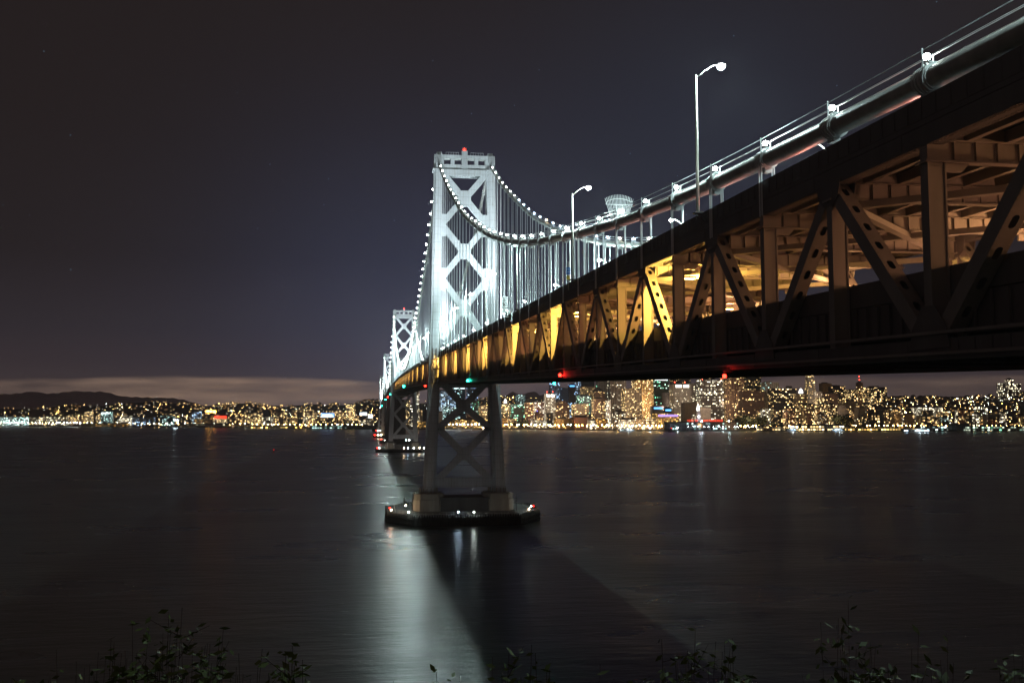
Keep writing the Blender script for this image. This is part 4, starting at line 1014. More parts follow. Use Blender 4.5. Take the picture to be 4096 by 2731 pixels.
B(2183, 2222, 1576, 330, 'white', .6, 'pale ribbed tower with two glaring white crown lights', roof='crown', rib=5.0, es=3)
B(2198, 2219, 1523, 900, 'blue', .5, 'left one of two blue glass cylinders behind the ribbed tower', round_=True, es=1.8, fw=5)
B(2221, 2241, 1524, 900, 'blue', .5, 'right one of two blue glass cylinders behind the ribbed tower', round_=True, es=1.8, fw=5)
B(2241, 2277, 1551, 1000, 'blue', .15, 'pale grey-blue slab between glass cylinders and blue sign', rowy=.2, es=1.5)
B(2277, 2300, 1538, 800, 'dark', .2, 'dark tower topped with a glowing blue sign', roof='bluesign', tint='blue')
B(2297, 2325, 1514, 900, 'blue', .45, 'tall glass tower with a white lit edge right of the blue sign', es=2)
B(2324, 2378, 1512, 1100, 'dark', .2, 'tall dark tower cut off by the bridge deck', rowy=1)
B(2330, 2382, 1546, 700, 'beige', .45, 'beige tower with narrow windows and dark roof box', roof='mech', rib=6)
B(2376, 2417, 1566, 600, 'brown', .45, 'brown tower with a dark pyramid roof', roof='pyramid')
B(2392, 2441, 1507, 1000, 'white', .2, 'pale gridded tower with green lights near the top', tint='green', fw=6, fh=5)
B(2226, 2277, 1601, 350, 'brown', .4, 'dark brown stepped block right of the ribbed tower', roof='stepped')
B(2277, 2316, 1612, 420, 'green', .6, 'small teal-windowed block left of the beige striped one', tint='blue')
B(2315, 2366, 1581, 520, 'teal', .55, 'dark teal-topped office tower with yellow-green rows', tint='green', rowy=.8)
B(2296, 2355, 1616, 300, 'beige', .6, 'wide beige block with horizontal window bands', rowy=.9, fw=5)
B(2376, 2430, 1595, 330, 'brown', .55, 'brown office tower sprinkled with warm windows below the pyramid roof')
B(2428, 2442, 1603, 300, 'white', .85, 'slim strip of white lit windows left of the tall grey tower', es=2.6)
B(2441, 2504, 1523, 480, 'grey', .42, 'tall grey tower with broad columns of windows', rib=8, rowy=.8)
B(2004, 2031, 1672, 90, 'gold', .3, 'orange-lit hall with tall bright windows beside the right tower leg', fh=9, fw=6, es=2.5)
B(2031, 2069, 1676, 110, 'beige', .75, 'low beige block with rows of lit windows on the waterfront')
B(2131, 2188, 1682, 95, 'white', .8, 'bright white low hall on the waterfront below the brick tower', fh=6, es=1.6)
B(2226, 2291, 1675, 95, 'gold', .55, 'low orange-beige terrace with horizontal window bands', rowy=.8, es=2)
B(2295, 2353, 1669, 90, 'brick', .12, 'dark orange brick block with hipped roof on the waterfront', roof='hip')
B(2356, 2392, 1681, 90, 'grey', .5, 'low grey block right of the hipped brick block')
B(2392, 2432, 1677, 90, 'gold', .4, 'low orange block right of the low grey one')
B(2459, 2501, 1646, 200, 'beige', .7, 'beige mid-rise with bright cornice lights in front of the grey tower', tint='pale')
B(2500, 2567, 1555, 380, 'beige', .62, 'beige gridded office slab with nine window columns', rib=7.5, tint='warm', rowy=.4, es=3.4)
B(2541, 2612, 1504, 520, 'gold', .66, 'tall yellow gridded tower rising behind the beige slab', rib=6.5, tint='warm', es=3.4, rowy=.3)
B(2614, 2675, 1512, 700, 'green', .35, 'dark greenish tower with a white sign at its top', roof='sign', rowy=.8)
B(2654, 2693, 1570, 520, 'dark', .2, 'dark brown rounded tower in front of the greenish one', round_=True)
B(2694, 2762, 1502, 900, 'dark', .3, 'dark tower with a bright white band near its top', roof='sign')
B(2695, 2763, 1537, 430, 'white', .42, 'white tower with slender vertical ribs and two glowing signs', roof='crown', rib=3.6, tint='pale', rowy=.8)
B(2762, 2785, 1533, 700, 'grey', .35, 'narrow dark grey tower right of the ribbed white tower')
B(2785, 2802, 1553, 800, 'beige', .4, 'narrow beige tower with a red roof beacon', roof='beacons')
B(2738, 2788, 1612, 200, 'beige', .1, 'plain beige slab with horizontal louvres left of the clock tower', fh=3, rowy=.9)
B(2803, 2893, 1519, 480, 'grey', .55, 'broad tall tower with many dashed horizontal rows of lights', rowy=1.0, tint='pale', fw=5, roof='beacons', es=3.2)
B(2803, 2843, 1630, 300, 'grey', .0, 'blank grey wall block in front of the broad tower')
B(2811, 2858, 1497, 800, 'dark', .6, 'dark tower peeking above the broad one', rowy=.3)
B(2900, 2974, 1496, 560, 'brown', .48, 'tall warm brown tower with dotted window columns', roof='mech', rib=7)
B(2952, 2977, 1491, 900, 'dark', .35, 'dark tower edge right of the tall brown one')
B(2972, 3057, 1562, 480, 'brown', .4, 'wide dim brown tower with a few full bright rows', rowy=1.0)
B(2988, 3044, 1496, 760, 'dark', .25, 'dark setback tower with three red roof beacons', roof='beacons')
B(3056, 3082, 1569, 560, 'grey', .06, 'narrow unlit grey tower')
B(3062, 3115, 1530, 700, 'white', .3, 'pale tower with dark vertical slots below its flat top', rib=6, tint='cool', roof='slots')
B(3095, 3187, 1555, 480, 'dark', .55, 'black broad tower with dense bright dashed rows', rowy=.9, es=3.6, fw=5, tint='warm')
e = B(3148, 3172, 1543, 900, 'grey', .1, 'domed tower top with a thin white spire behind the black tower', round_=True, name='domed_tower')
r = MB(); r.ball((0, 18, 135), 12, 12, 6, .6) if False else None
B(3188, 3228, 1575, 420, 'beige', .4, 'beige block with colonnade left of the tall pyramid', roof='cupola')
B(3221, 3274, 1367, 600, 'white', .45, 'tall slender pyramid skyscraper vanishing behind the deck', roof='pyramid_tower', tint='warm', rowy=.7, name='pyramid_skyscraper')
B(3270, 3288, 1566, 500, 'grey', .4, 'narrow grey block right of the pyramid')
B(3291, 3328, 1534, 900, 'gold', .15, 'golden floodlit gridded hotel slab on the hill', fw=5)
B(3333, 3380, 1545, 850, 'dark', .3, 'dark apartment slab right of the golden one', roof='mech')
B(3296, 3352, 1573, 600, 'brown', .2, 'dim brown block below the golden slab')
B(3393, 3431, 1558, 700, 'dark', .5, 'dark apartment block with scattered windows left of the red-beacon mast')
B(3434, 3452, 1531, 700, 'brown', .3, 'slim tower carrying a mast with two red beacons', roof='mast')
B(3457, 3481, 1560, 650, 'dark', .5, 'dark apartment block right of the beacon mast')
B(3481, 3547, 1549, 650, 'dark', .55, 'wide dark apartment block with warm windows on the right slope')
B(3182, 3211, 1617, 220, 'beige', .35, 'beige apartment slab with a bright vertical stair strip', rowy=0)
B(3212, 3277, 1619, 230, 'beige', .42, 'wide beige apartment block below the pyramid', rowy=0)
B(3277, 3312, 1591, 330, 'dark', .6, 'dark apartment tower with bright columns right of the pyramid', rowy=0)
B(3312, 3349, 1618, 250, 'brown', .6, 'brown apartment tower with paired bright columns', rowy=0)
B(3351, 3393, 1621, 300, 'grey', .1, 'dull grey stepped block with three slit windows', roof='stepped')
B(3374, 3422, 1604, 420, 'beige', .3, 'beige hillside block with a line of windows near the top')
B(3433, 3466, 1630, 300, 'grey', .2, 'small grey block on the lower right slope')
B(3500, 3548, 1627, 280, 'dark', .4, 'dark warehouse with round white lights on the right slope', fw=8, fh=7)
B(3681, 3770, 1630, 420, 'white', .9, 'brightly lit white slab lying across the right hillside', es=1.8, Y=2150, base=32)
B(3777, 3799, 1668, 200, 'teal', .9, 'small turquoise lit house block', es=.8, base=6)
B(3577, 3614, 1651, 300, 'white', .3, 'small pinkish building at the foot of the right hill', base=6)
B(3915, 3950, 1626, 500, 'dark', .8, 'dark hillside block with blazing window rows', base=30, tint='pale')
for x0, x1, yt_, lb in ((4003, 4032, 1531, 'left wing of the apartment tower on the right hilltop'), (4033, 4056, 1517, 'tallest middle part of the apartment tower on the right hilltop'), (4057, 4083, 1535, 'right wing of the apartment tower on the right hilltop')):
    B(x0, x1, yt_, 0, 'brown', .35, lb, Y=2480, base=50, rowy=0, fw=3.5, tint='pale', name='apartment_tower')
B(4090, 4110, 1570, 0, 'dark', .4, 'dark tower at the extreme right edge of the skyline', Y=2450, base=50)
# clock tower with long waterfront hall
Yc = shoreY(2796)+30; a = at(2796, 1716, Yc); e = empty('clock_tower', (a.x, Yc, 2.4)); tag(e, 'slender lit clock tower rising from the long dark ferry hall', 'clock tower')
M_STONEL = mat('pale_stone', (.55, .5, .45), .8)
h = at(2796, 1612, Yc).z-2.4
m = MB(); m.box(-4.6, 4.6, 0, 9.2, 0, h*.62); m.box(-3.9, 3.9, .7, 8.5, h*.62, h*.72); m.build('shaft', M_STONEL, e)
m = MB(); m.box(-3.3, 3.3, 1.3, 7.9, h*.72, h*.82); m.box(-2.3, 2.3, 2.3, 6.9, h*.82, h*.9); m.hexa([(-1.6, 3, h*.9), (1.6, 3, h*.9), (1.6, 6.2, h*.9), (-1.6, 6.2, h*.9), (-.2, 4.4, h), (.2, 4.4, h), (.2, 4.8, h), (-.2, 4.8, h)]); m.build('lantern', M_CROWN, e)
m = MB(); m.tube([(0, .0, h*.5), (0, -.3, h*.5)], 3.0, 20); m.build('clock_face', M_CROWN, e)
light('lamp_light', 'POINT', (0, -14, h*.45), 8e3, (.75, .8, 1), e, 1)
a = at(2655, 1716, Yc); c_ = at(2948, 1716, Yc); hh = at(2800, 1690, Yc).z-2.4
e = empty('ferry_hall', ((a.x+c_.x)/2, Yc, 2.4)); tag(e, 'long low dark waterfront hall with red glowing letters on its roof', 'building')
L2 = (c_.x-a.x)/2; m = MB(); m.box(-L2, L2, -8, -.1, 0, hh); m.build('wall', facade('facade_hall', (.09, .08, .09), .45, 6, 6, 'cool', 2.2, .2, 0, 77), e)
m = MB(); m.hexa([(-L2, -8.5, hh), (L2, -8.5, hh), (L2, -.1, hh), (-L2, -.1, hh), (-L2, -5, hh+3), (L2, -5, hh+3), (L2, -4, hh+3), (-L2, -4, hh+3)]); m.build('roof', M_ROOFD, e)
def px2x(px, Y, e): return at(px, 1700, Y).x-e.location.x
ff = (at(2800, 1683, Yc).z-2.4)
text_part('PORT OF', 6.6, M_SIGNR, (px2x(2767, Yc, e), -8.6, ff+.5), e, 'red_letters'); text_part('SAN FRANCISCO', 6.6, M_SIGNR, (px2x(2847, Yc, e), -8.6, ff+.5), e, 'red_letters')
# purple-crowned amber waterfront block
e = B(2627, 2718, 1653, 110, 'gold', .75, 'amber waterfront block with a violet lit cornice', fw=4, es=2.0, rowy=0, fh=4.5)
m = MB(); Lw = (at(2718, 1653, shoreY(2672)+110).x-at(2627, 1653, shoreY(2672)+110).x)/2; hz_ = at(2672, 1653, shoreY(2672)+110).z-2.4
m.box(-Lw*.86, Lw*.86, -.7, -.1, hz_-8, hz_-3); m.build('violet_cornice', mat('violet_light', (.3, .2, .8), .5, emit=(.35, .25, 1), es=1.6, sample=False), e)
B(2485, 2540, 1678, 80, 'white', .8, 'bright white and amber low terrace on the waterfront left of the violet block', es=2.4, fh=5)
B(2540, 2626, 1676, 85, 'beige', .8, 'long low beige terrace with glowing windows left of the violet block', es=2.4)
B(2612, 2655, 1625, 260, 'grey', .2, 'low grey block above the violet-crowned one', roof='bluesign')
B(2660, 2686, 1633, 240, 'dark', .2, 'small dark block carrying a blue lit sign', roof='bluesign')
# left shore
for x0, x1, yt_, row, sty, lit, lb in ((0, 110, 1669, 90, 'teal', .9, 'long low campus building with white windows at the far left shore'), (116, 262, 1668, 130, 'grey', .55, 'long low building with dim horizontal windows on the left shore'),
        (340, 368, 1648, 200, 'dark', .75, 'small lit mid-rise left of the one with the white sign'), (404, 443, 1647, 220, 'teal', .5, 'mid-rise with a white roof sign on the left shore'),
        (476, 520, 1671, 120, 'white', .8, 'pale block with bright stacked windows on the left shore'), (522, 612, 1667, 200, 'blue', .25, 'wide dim bluish block left of the bright harbour lamp'),
        (640, 690, 1664, 260, 'teal', .5, 'teal lit block behind the bright harbour lamp'), (767, 785, 1648, 350, 'blue', .6, 'left of two slim pale towers left of the stadium lights'), (788, 804, 1646, 350, 'blue', .6, 'right of two slim pale towers left of the stadium lights'),
        (910, 968, 1667, 120, 'brown', .4, 'wide dark stand block right of the red sign'), (981, 1046, 1653, 300, 'beige', .65, 'pair-fronted apartment block with columns of light'),
        (1050, 1090, 1668, 200, 'grey', .6, 'low grey block with blue lights right of the apartment block'), (1110, 1136, 1645, 320, 'brown', .45, 'narrow brown block in the middle of the left shore'),
        (1168, 1196, 1641, 330, 'brown', .6, 'left one of a pair of brown towers on the left shore'), (1205, 1252, 1639, 330, 'brown', .65, 'wider right one of the pair of brown towers on the left shore'),
        (1262, 1345, 1676, 150, 'brown', .3, 'low dark block under the blue billboard'), (1383, 1421, 1619, 250, 'beige', .7, 'tall striped tower standing alone left of the bridge'), (1438, 1496, 1679, 120, 'white', .5, 'pale low block under the white billboards')):
    B(x0, x1, yt_, row, sty, lit, lb, es=3.0, name='shore_building', rowy=.7 if 'striped' in lb or 'horizontal' in lb else .3, roof='sign' if 'white roof sign' in lb else 'flat')
# billboards
for x0, x1, y0, y1, m_, lb in ((1284, 1337, 1652, 1668, 'b', 'blue and white lit billboard on the left shore'), (1439, 1468, 1649, 1661, 'w', 'wide glaring white billboard beside the bridge'), (1473, 1491, 1657, 1671, 'w', 'small square white billboard closest to the bridge')):
    Yb = shoreY(x0)+140; a = at(x0, y0, Yb); c_ = at(x1, y1, Yb); e = empty('billboard', ((a.x+c_.x)/2, Yb, 2.4)); w_ = (c_.x-a.x)/2; z1 = a.z-2.4; z0 = c_.z-2.4
    m = MB(); m.box(-w_, w_, 0, 1, z0, z1); m.build('panel', M_SIGNL if m_ == 'w' else mat('blue_screen', (.1, .3, .8), .5, emit=(.18, .42, 1), es=1.6, sample=False), e)
    m = MB(); [m.tube([(x, .6, 0), (x, .6, z0)], .5, 5) for x in (-w_*.6, w_*.6)]; m.build('legs', M_BLACK, e)
    if m_ == 'b':
        m = MB(); m.box(-w_*.85, w_*.7, -.3, -.05, z0+(z1-z0)*.5, z0+(z1-z0)*.72); m.box(-w_*.9, w_*.9, -.3, -.05, z0+1, z0+(z1-z0)*.3); m.build('white_stripes', M_SIGNL, e)
    tag(e, lb, 'billboard')
# ballpark: curved stand, red sign building and three banks of orange floodlights
Yb = shoreY(850)+260; a = at(845, 1690, Yb); e = empty('ballpark_stand', (a.x, Yb, 2.4)); tag(e, 'amber lit curved ballpark stand under the floodlight banks', 'stadium')
m = MB()
for k in range(14):
    t0 = PI+PI*k/14; t1 = PI+PI*(k+1)/14
    def pp(t, r, z): return (r*1.1*math.cos(t), 60+r*math.sin(t), z)
    m.hexa([pp(t0, 60, 0), pp(t1, 60, 0), pp(t1, 48, 0), pp(t0, 48, 0), pp(t0, 64, 26), pp(t1, 64, 26), pp(t1, 60, 26), pp(t0, 60, 26)])
m.build('stand', facade('facade_stand', (.35, .25, .15), .5, 6, 8, 'gold', 1.6, .4, 0, 99), e)
for x in (830, 843.5, 858):
    p = at(x, 1645, Yb); e = empty('floodlight_mast', (p.x, Yb, 2.4)); z = p.z-2.4; m = MB(); m.tube([(0, 0, 0), (0, 0, z-5)], 1.0, 5); m.build('mast', M_BLACK, e)
    m = MB(); [m.ball((i*2.6, -.6, z+j_*2.6), 1.25, 6, 4) for i in (-1.5, -.5, .5, 1.5) for j_ in (-1, 0, 1)]; m.build('lamp_bank', mat('orange_flood', (.8, .5, .2), .4, emit=(1, .42, .07), es=22, sample=False), e)
    tag(e, 'orange stadium floodlight mast, %s of three' % {830: 'leftmost', 843.5: 'middle', 858: 'rightmost'}[x], 'floodlight', 'stadium floodlight masts')
e = B(852, 912, 1671, 150, 'brick', .8, 'reddish stadium gate building under a glowing red sign', tint='warm', es=2)
m = MB(); hw = (at(905, 1675, shoreY(882)+150).x-at(857, 1675, shoreY(882)+150).x)/2; hz_ = at(880, 1672, shoreY(882)+150).z-2.4
m.box(-hw, hw, -1, -.3, hz_-.5, hz_+8); m.build('lit_sign', M_SIGNR, e)
# pier sheds standing in the water along the shore
def shed(x0, x1, dy, hgt, m_, label, depth=30, lampm=None):
    pc = (x0+x1)/2; Y = shoreY(pc)-dy; a = at(x0, 1700, Y); c_ = at(x1, 1700, Y); w_ = (c_.x-a.x)/2
    e = empty('pier_shed', ((a.x+c_.x)/2, Y, 0)); tag(e, label, 'pier shed')
    m = MB(); m.box(-w_, w_, 0, depth, 3.0, 3+hgt); m.build('wall', m_, e)
    m = MB(); m.box(-w_-2, w_+2, -3, depth, 1.8, 2.95)
    k = int(w_/4)
    for j in range(k+1): m.tube([(-w_+2*w_*j/max(1, k), -2.4, -2), (-w_+2*w_*j/max(1, k), -2.4, 1.8)], .5, 5)
    m.build('deck', M_CONC2, e)
    m = MB(); m.hexa([(-w_-.4, -.5, 3.05+hgt), (w_+.4, -.5, 3.05+hgt), (w_+.4, depth+.5, 3.05+hgt), (-w_-.4, depth+.5, 3.05+hgt), (-w_, depth*.45, 6+hgt), (w_, depth*.45, 6+hgt), (w_, depth*.55, 6+hgt), (-w_, depth*.55, 6+hgt)]); m.build('roof', M_ROOFD, e)
FW = lambda s, w, l, t, es: facade('facade_pier', w, l, 7, 7, t, es, .1, 0, s)
shed(323, 512, 60, 8, FW(1, (.45, .32, .2), .5, 'gold', .8), 'long pale amber pier shed on the left shore')
shed(716, 1000, 60, 9, FW(2, (.40, .34, .26), .3, 'pale', .7), 'long pale pier shed below the stadium')
shed(1005, 1205, 80, 5, FW(3, (.5, .35, .2), 1, 'gold', 4), 'low pier glowing orange and white on the middle of the left shore')
shed(1240, 1385, 60, 7, FW(4, (.15, .22, .22), .7, 'cool', 1.2), 'dim teal pier shed left of the bridge')
shed(1386, 1520, 40, 6, FW(5, (.12, .11, .10), .1, 'cool', .6), 'dark low pier running behind the bridge piers')
shed(3045, 3140, 40, 8, FW(6, (.45, .38, .3), .9, 'warm', 2.2), 'lit pier shed left of the dark pier notch')
shed(3180, 3400, 40, 10, FW(7, (.5, .4, .25), .9, 'warm', 3.2), 'long blazing white and amber pier shed below the apartments')
shed(3700, 3790, 40, 8, FW(8, (.4, .42, .36), .9, 'cool', 2.4), 'pale greenish pier shed on the right shore')
shed(3880, 4096, 60, 8, FW(9, (.3, .36, .28), .95, 'green', 2.4), 'long greenish pier shed at the right edge')
shed(3400, 3700, 20, 6, FW(10, (.3, .2, .1), 1, 'gold', 4.0), 'low amber quay building on the right shore')
shed(3825, 3872, 60, 12, FW(11, (.06, .05, .05), .05, 'warm', .5), 'dark blank warehouse on the right shore')
# ferries at rest
def ferry(px, dy, L, label, m_=None):
    Y = shoreY(px)-dy; p = at(px, 1700, Y); e = empty('ferry', (p.x, Y, 0)); tag(e, label, 'ferry', 'ferries off the city shore')
    m = MB(); m.hexa([(-L/2+2, -4, -.5), (L/2-5, -4, -.5), (L/2-5, 4, -.5), (-L/2+2, 4, -.5), (-L/2, -5, 2.4), (L/2, -3.5, 2.8), (L/2, 3.5, 2.8), (-L/2, 5, 2.4)]); m.build('hull', M_SIGNW, e)
    m = MB(); m.box(-L*.42, L*.34, -4, 4, 2.7, 5.2); m.build('cabin', FW(20+int(px), (.6, .65, .7), 1.0, 'blue', 3.5), e)
    m = MB(); m.box(-L*.3, L*.26, -3.5, 3.5, 5.3, 7.6); m.box(L*.12, L*.26, -2.5, 2.5, 7.7, 9.8); m.tube([(-L*.1, 0, 7.6), (-L*.1, 0, 12)], .5, 6); m.build('upper_deck', M_SIGNW, e)
    m = MB(); m.ball((L*.2, 0, 12.2), .6, 6, 4); m.build('mast_lamp', M_LAMPW, e)
    light('lamp_light', 'POINT', (0, -9, 8), 2500, (.8, .95, 1), e, .5)
ferry(3670, 130, 70, 'long white ferry with bluish lights off the right shore'); ferry(2510, 60, 40, 'small dark-windowed ferry moored at the quay below the beige slab')
ferry(3350, 55, 34, 'small white ferry moored below the blazing pier shed'); ferry(3165, 60, 26, 'tiny ferry in the dark pier notch')
# sailboat by the ferry hall
p = at(2685, 1712, shoreY(2685)-120); e = empty('sailboat', (p.x, p.y, 0)); tag(e, 'dark sailboat with a red mast light in front of the ferry hall', 'sailboat')
m = MB(); m.hexa([(-6, -1.4, -.3), (6, -1, -.3), (6, 1, -.3), (-6, 1.4, -.3), (-7, -2, 1.4), (8.5, -.2, 1.8), (8.5, .2, 1.8), (-7, 2, 1.4)]); m.build('hull', M_BLACK, e)
m = MB(); m.tube([(0, 0, 1.4), (1.5, 0, 22)], .18, 5); m.tube([(0, 0, 3), (-6, 0, 3)], .14, 5); m.build('mast', M_BLACK, e); m = MB(); m.ball((.5, 0, 9), .5, 6, 4); m.build('mast_lamp', M_RED, e)
# buoy
p = at(1092, 1806, 520); 
def onz(px, py, z):
    d = F+RR*((px-2048)/FPX)-UU*((py-1365.5)/FPX); t = (z-CZ)/d.z; return Vector((CX, CY, CZ))+d*t
p = onz(1094, 1808, 0); e = empty('buoy', p); m = MB(); m.tube([(0, 0, -.4), (0, 0, .7)], 1.0, 10); m.tube([(0, 0, .7), (0, 0, 2.6)], [.5, .15], 6); m.build('float', mat('buoy_paint', (.25, .06, .03), .6), e)
m = MB(); m.ball((0, 0, 2.8), .16, 6, 4); m.build('lantern', M_RED, e); tag(e, 'small red buoy alone on the water left of the bridge', 'buoy')

# ---- waterfront street lamps (individuals)
def lampmesh(m, h, r):
    a = MB().use(M_BLACK); a.tube([(0, 0, 0), (0, 0, h-r)], .14, 4); a.use(m); a.ball((0, 0, h), r, 6, 4); return a.mesh('street_lamp')
ME_LO = lampmesh(M_LAMPO, 10, 1.0); ME_LW = lampmesh(M_LAMPW, 11, 1.0); ME_LOs = lampmesh(M_LAMPO, 8, .5); ME_LWs = lampmesh(M_LAMPW, 8, .5)
rnd = random.Random(3); nl = 0; lcount = {}
def wlamp(px, row, me, lab):
    p = at(px, 1700, shoreY(px)+row); o = link('street_lamp', me, None, (p.x, p.y, 2.5)); lcount[lab] = lcount.get(lab, 0)+1
    white = me in (ME_LW, ME_LWs); pre = 'white' if white else 'orange'; core = lab.replace('orange ', '').replace('white ', '')
    tag(o, '%s %s, %s from the left' % (pre, core, ordw(lcount[lab])), 'street lamp', 'street lamps along the waterfront')
for px in [2003+i*15.5 for i in range(47)]:
    if 2655 < px < 2945: continue
    for k in range(1): wlamp(px+rnd.uniform(-6, 6), rnd.uniform(14, 55), ME_LO if rnd.random() < .85 else ME_LW, 'orange street lamp on the waterfront right of the nearest tower')
for i in range(15): wlamp(2655+i*20+rnd.uniform(-5, 5), -1 if False else 12, ME_LWs, 'white lamp in front of the ferry hall')
for i in range(32): wlamp(2950+i*14.5+rnd.uniform(-5, 5), rnd.uniform(14, 50), ME_LO if rnd.random() < .7 else ME_LWs, 'street lamp on the shore below the pyramid skyscraper')
for i in range(38): wlamp(3410+i*18+rnd.uniform(-5, 5), rnd.uniform(14, 60), ME_LO if rnd.random() < .75 else ME_LWs, 'orange street lamp on the right shore')
for i in range(14): wlamp(1752+i*15, 12, ME_LW, 'white quay lamp seen between the tower legs')
for i in range(26): wlamp(4+i*13.8+rnd.uniform(-3, 3), rnd.uniform(10, 40), ME_LW if rnd.random() < .8 else ME_LO, 'white lamp on the far left shore')
for i in range(26): wlamp(370+i*24.5+rnd.uniform(-5, 5), rnd.uniform(12, 60), ME_LW if rnd.random() < .5 else ME_LO, 'lamp on the left shore')
for i in range(22): wlamp(1010+i*21+rnd.uniform(-5, 5), rnd.uniform(12, 60), ME_LO if rnd.random() < .8 else ME_LW, 'orange lamp on the shore left of the bridge')
wl = MB()
for i in range(170):
    px = rnd.choice([rnd.uniform(0, 1480), rnd.uniform(2000, 2650), rnd.uniform(2950, 4096), rnd.uniform(2950, 4096)]); p = at(px, 1700, shoreY(px)+rnd.uniform(12, 130)); o_w = rnd.random() < .75
    wl.use(M_BLACK).tube([(p.x, p.y, 2.4), (p.x, p.y, 8.6)], .12, 3); wl.use(M_LAMPO if o_w else M_LAMPW).ball((p.x, p.y, 9), .55, 5, 3)
tag(wl.build('waterfront_lights'), 'scattered small lights of the waterfront road and quays', 'street lights', kind='stuff')
# one very bright harbour lamp at the left, and bright ones by the ferry hall
def blamp(px, row, z, r, m_, label, power):
    p = at(px, z, shoreY(px)+row); e = empty('harbour_lamp', (p.x, p.y, 2.5)); a = MB(); a.tube([(0, 0, 0), (0, 0, p.z-2.5)], .4, 5); a.build('mast', M_BLACK, e)
    a = MB(); a.ball((0, 0, p.z-2.5+r), r, 10, 6); a.build('lamp_glass', m_, e, smooth=True); tag(e, label, 'lamp')
    if power: light('lamp_light', 'POINT', (0, -3, p.z-2.5), power, (.7, .9, 1), e, 1)
M_HB = mat('harbour_lamp_glass', (.8, .9, .9), .4, emit=(.7, .92, 1), es=90, sample=False)
blamp(699, 10, 1681, 2.2, M_HB, 'very bright blue-white harbour lamp on the left shore', 9000); blamp(710, 12, 1682, 1.6, M_HB, 'second blue-white lamp just right of the brightest harbour lamp', 0)
blamp(2807, -5, 1687, 1.4, M_HB, 'bright white mast lamp over the ferry hall, left', 2500); blamp(2915, -5, 1687, 1.5, M_HB, 'bright white mast lamp over the ferry hall, right', 2500)
blamp(2710, -10, 1713, 1.2, M_HB, 'bluish quay lamp left of the ferry hall centre', 1500); blamp(2892, -10, 1712, 1.1, M_HB, 'bluish quay lamp at the right end of the ferry hall', 1500); blamp(2600, -8, 1714, 1.3, M_HB, 'white quay lamp below the tall yellow tower', 1500)
blamp(1932, 5, 1712, 1.6, mat('warm_harbour_glass', (1, .8, .6), .4, emit=(1, .75, .5), es=80, sample=False), 'bright warm quay lamp between the tower legs, at right', 1500)
blamp(1668, 5, 1715, 1.6, bpy.data.materials['warm_harbour_glass'], 'bright warm quay lamp just left of the nearest tower leg', 1500)
# added orange spots, without fixtures, washing the walls along the waterfront road
for i in range(16):
    px = 2010+i*132; p = at(px, 1700, shoreY(px)+20); light('wall_fill', 'SPOT', (p.x, p.y, 14), 2.2e4, (1, .55, .2), None, 1.5, (p.x, p.y+40, 18), 150, .4)

for row, hh_, pw in ((120, 30, 4e4), (330, 60, 1.2e5), (560, 70, 1.4e5)):  # fill spots added before each building row to brighten walls, no fixtures
    for i in range(13):
        px = 1990+i*112+row*.05; p = at(px, 1700, shoreY(px)+row-75); light('wall_fill', 'SPOT', (p.x, p.y, hh_), pw, (1, .72, .5), None, 4, (p.x, p.y+60, hh_+12), 150, .4)
# ---- hillside houses and street lights
WARM = mat('warm_house_window', (.8, .6, .3), .5, emit=(1, .66, .28), es=7, sample=False)
WHT = mat('white_house_window', (.8, .8, .7), .5, emit=(.95, 1, .85), es=6, sample=False)
DIM = mat('dim_house_window', (.8, .6, .3), .5, emit=(1, .5, .15), es=2.5, sample=False)
HW = mat('house_render', (.20, .16, .13), .85)
def house_into(a, ox, oy, oz, w, d, h, wm, nw, r):
    a.use(HW); a.box(ox-w/2, ox+w/2, oy, oy+d, oz-3, oz+h)
    a.use(M_ROOFD); a.hexa([(ox-w/2-.3, oy-.3, oz+h), (ox+w/2+.3, oy-.3, oz+h), (ox+w/2+.3, oy+d+.3, oz+h), (ox-w/2-.3, oy+d+.3, oz+h), (ox-.1, oy-.3, oz+h+2.4), (ox+.1, oy-.3, oz+h+2.4), (ox+.1, oy+d+.3, oz+h+2.4), (ox-.1, oy+d+.3, oz+h+2.4)])
    a.use(wm)
    for k in range(nw):
        x = ox-w/2+1+r.random()*(w-4); z = oz+1+r.random()*(h-3); a.box(x, x+.9+r.random(), oy-.08, oy-.03, z, z+1.3)
HM = []
for k in range(12):
    a = MB(); house_into(a, 0, 0, 0, 9+rnd.random()*6, 10, 6+rnd.random()*5, (WARM, WARM, WHT, DIM)[k % 4], 1+k % 3, rnd); HM.append(a.mesh('hillside_house'))
stuffhs = MB(); stuffsl = MB(); nind = 0; nsl = 0
zones = [((0, 260), 70, .2), ((260, 700), 210, .5), ((700, 1120), 300, .85), ((1120, 1530), 280, .85), ((1700, 1990), 80, .9), ((1990, 2180), 120, .9), ((3440, 4096), 480, .9)]
places = []
for (x0, x1), num, warm in zones:
    for k in range(num):
        px = rnd.uniform(x0, x1); t = .2+.78*rnd.random()**.8; places.append((px, t, warm))
    # streets climbing the hill: strings of lamps
    for s_ in range(max(2, num//40)):
        px = rnd.uniform(x0, x1); t = rnd.uniform(.25, .6); sl = rnd.uniform(-40, 40)
        for j_ in range(rnd.randint(4, 9)):
            px += sl*.15+rnd.uniform(-2, 2); t += .035
            if t < .98 and x0 < px < x1: places.append((px, t, 9))
places.sort(key=lambda p: ground(p[0], p[1]).y)
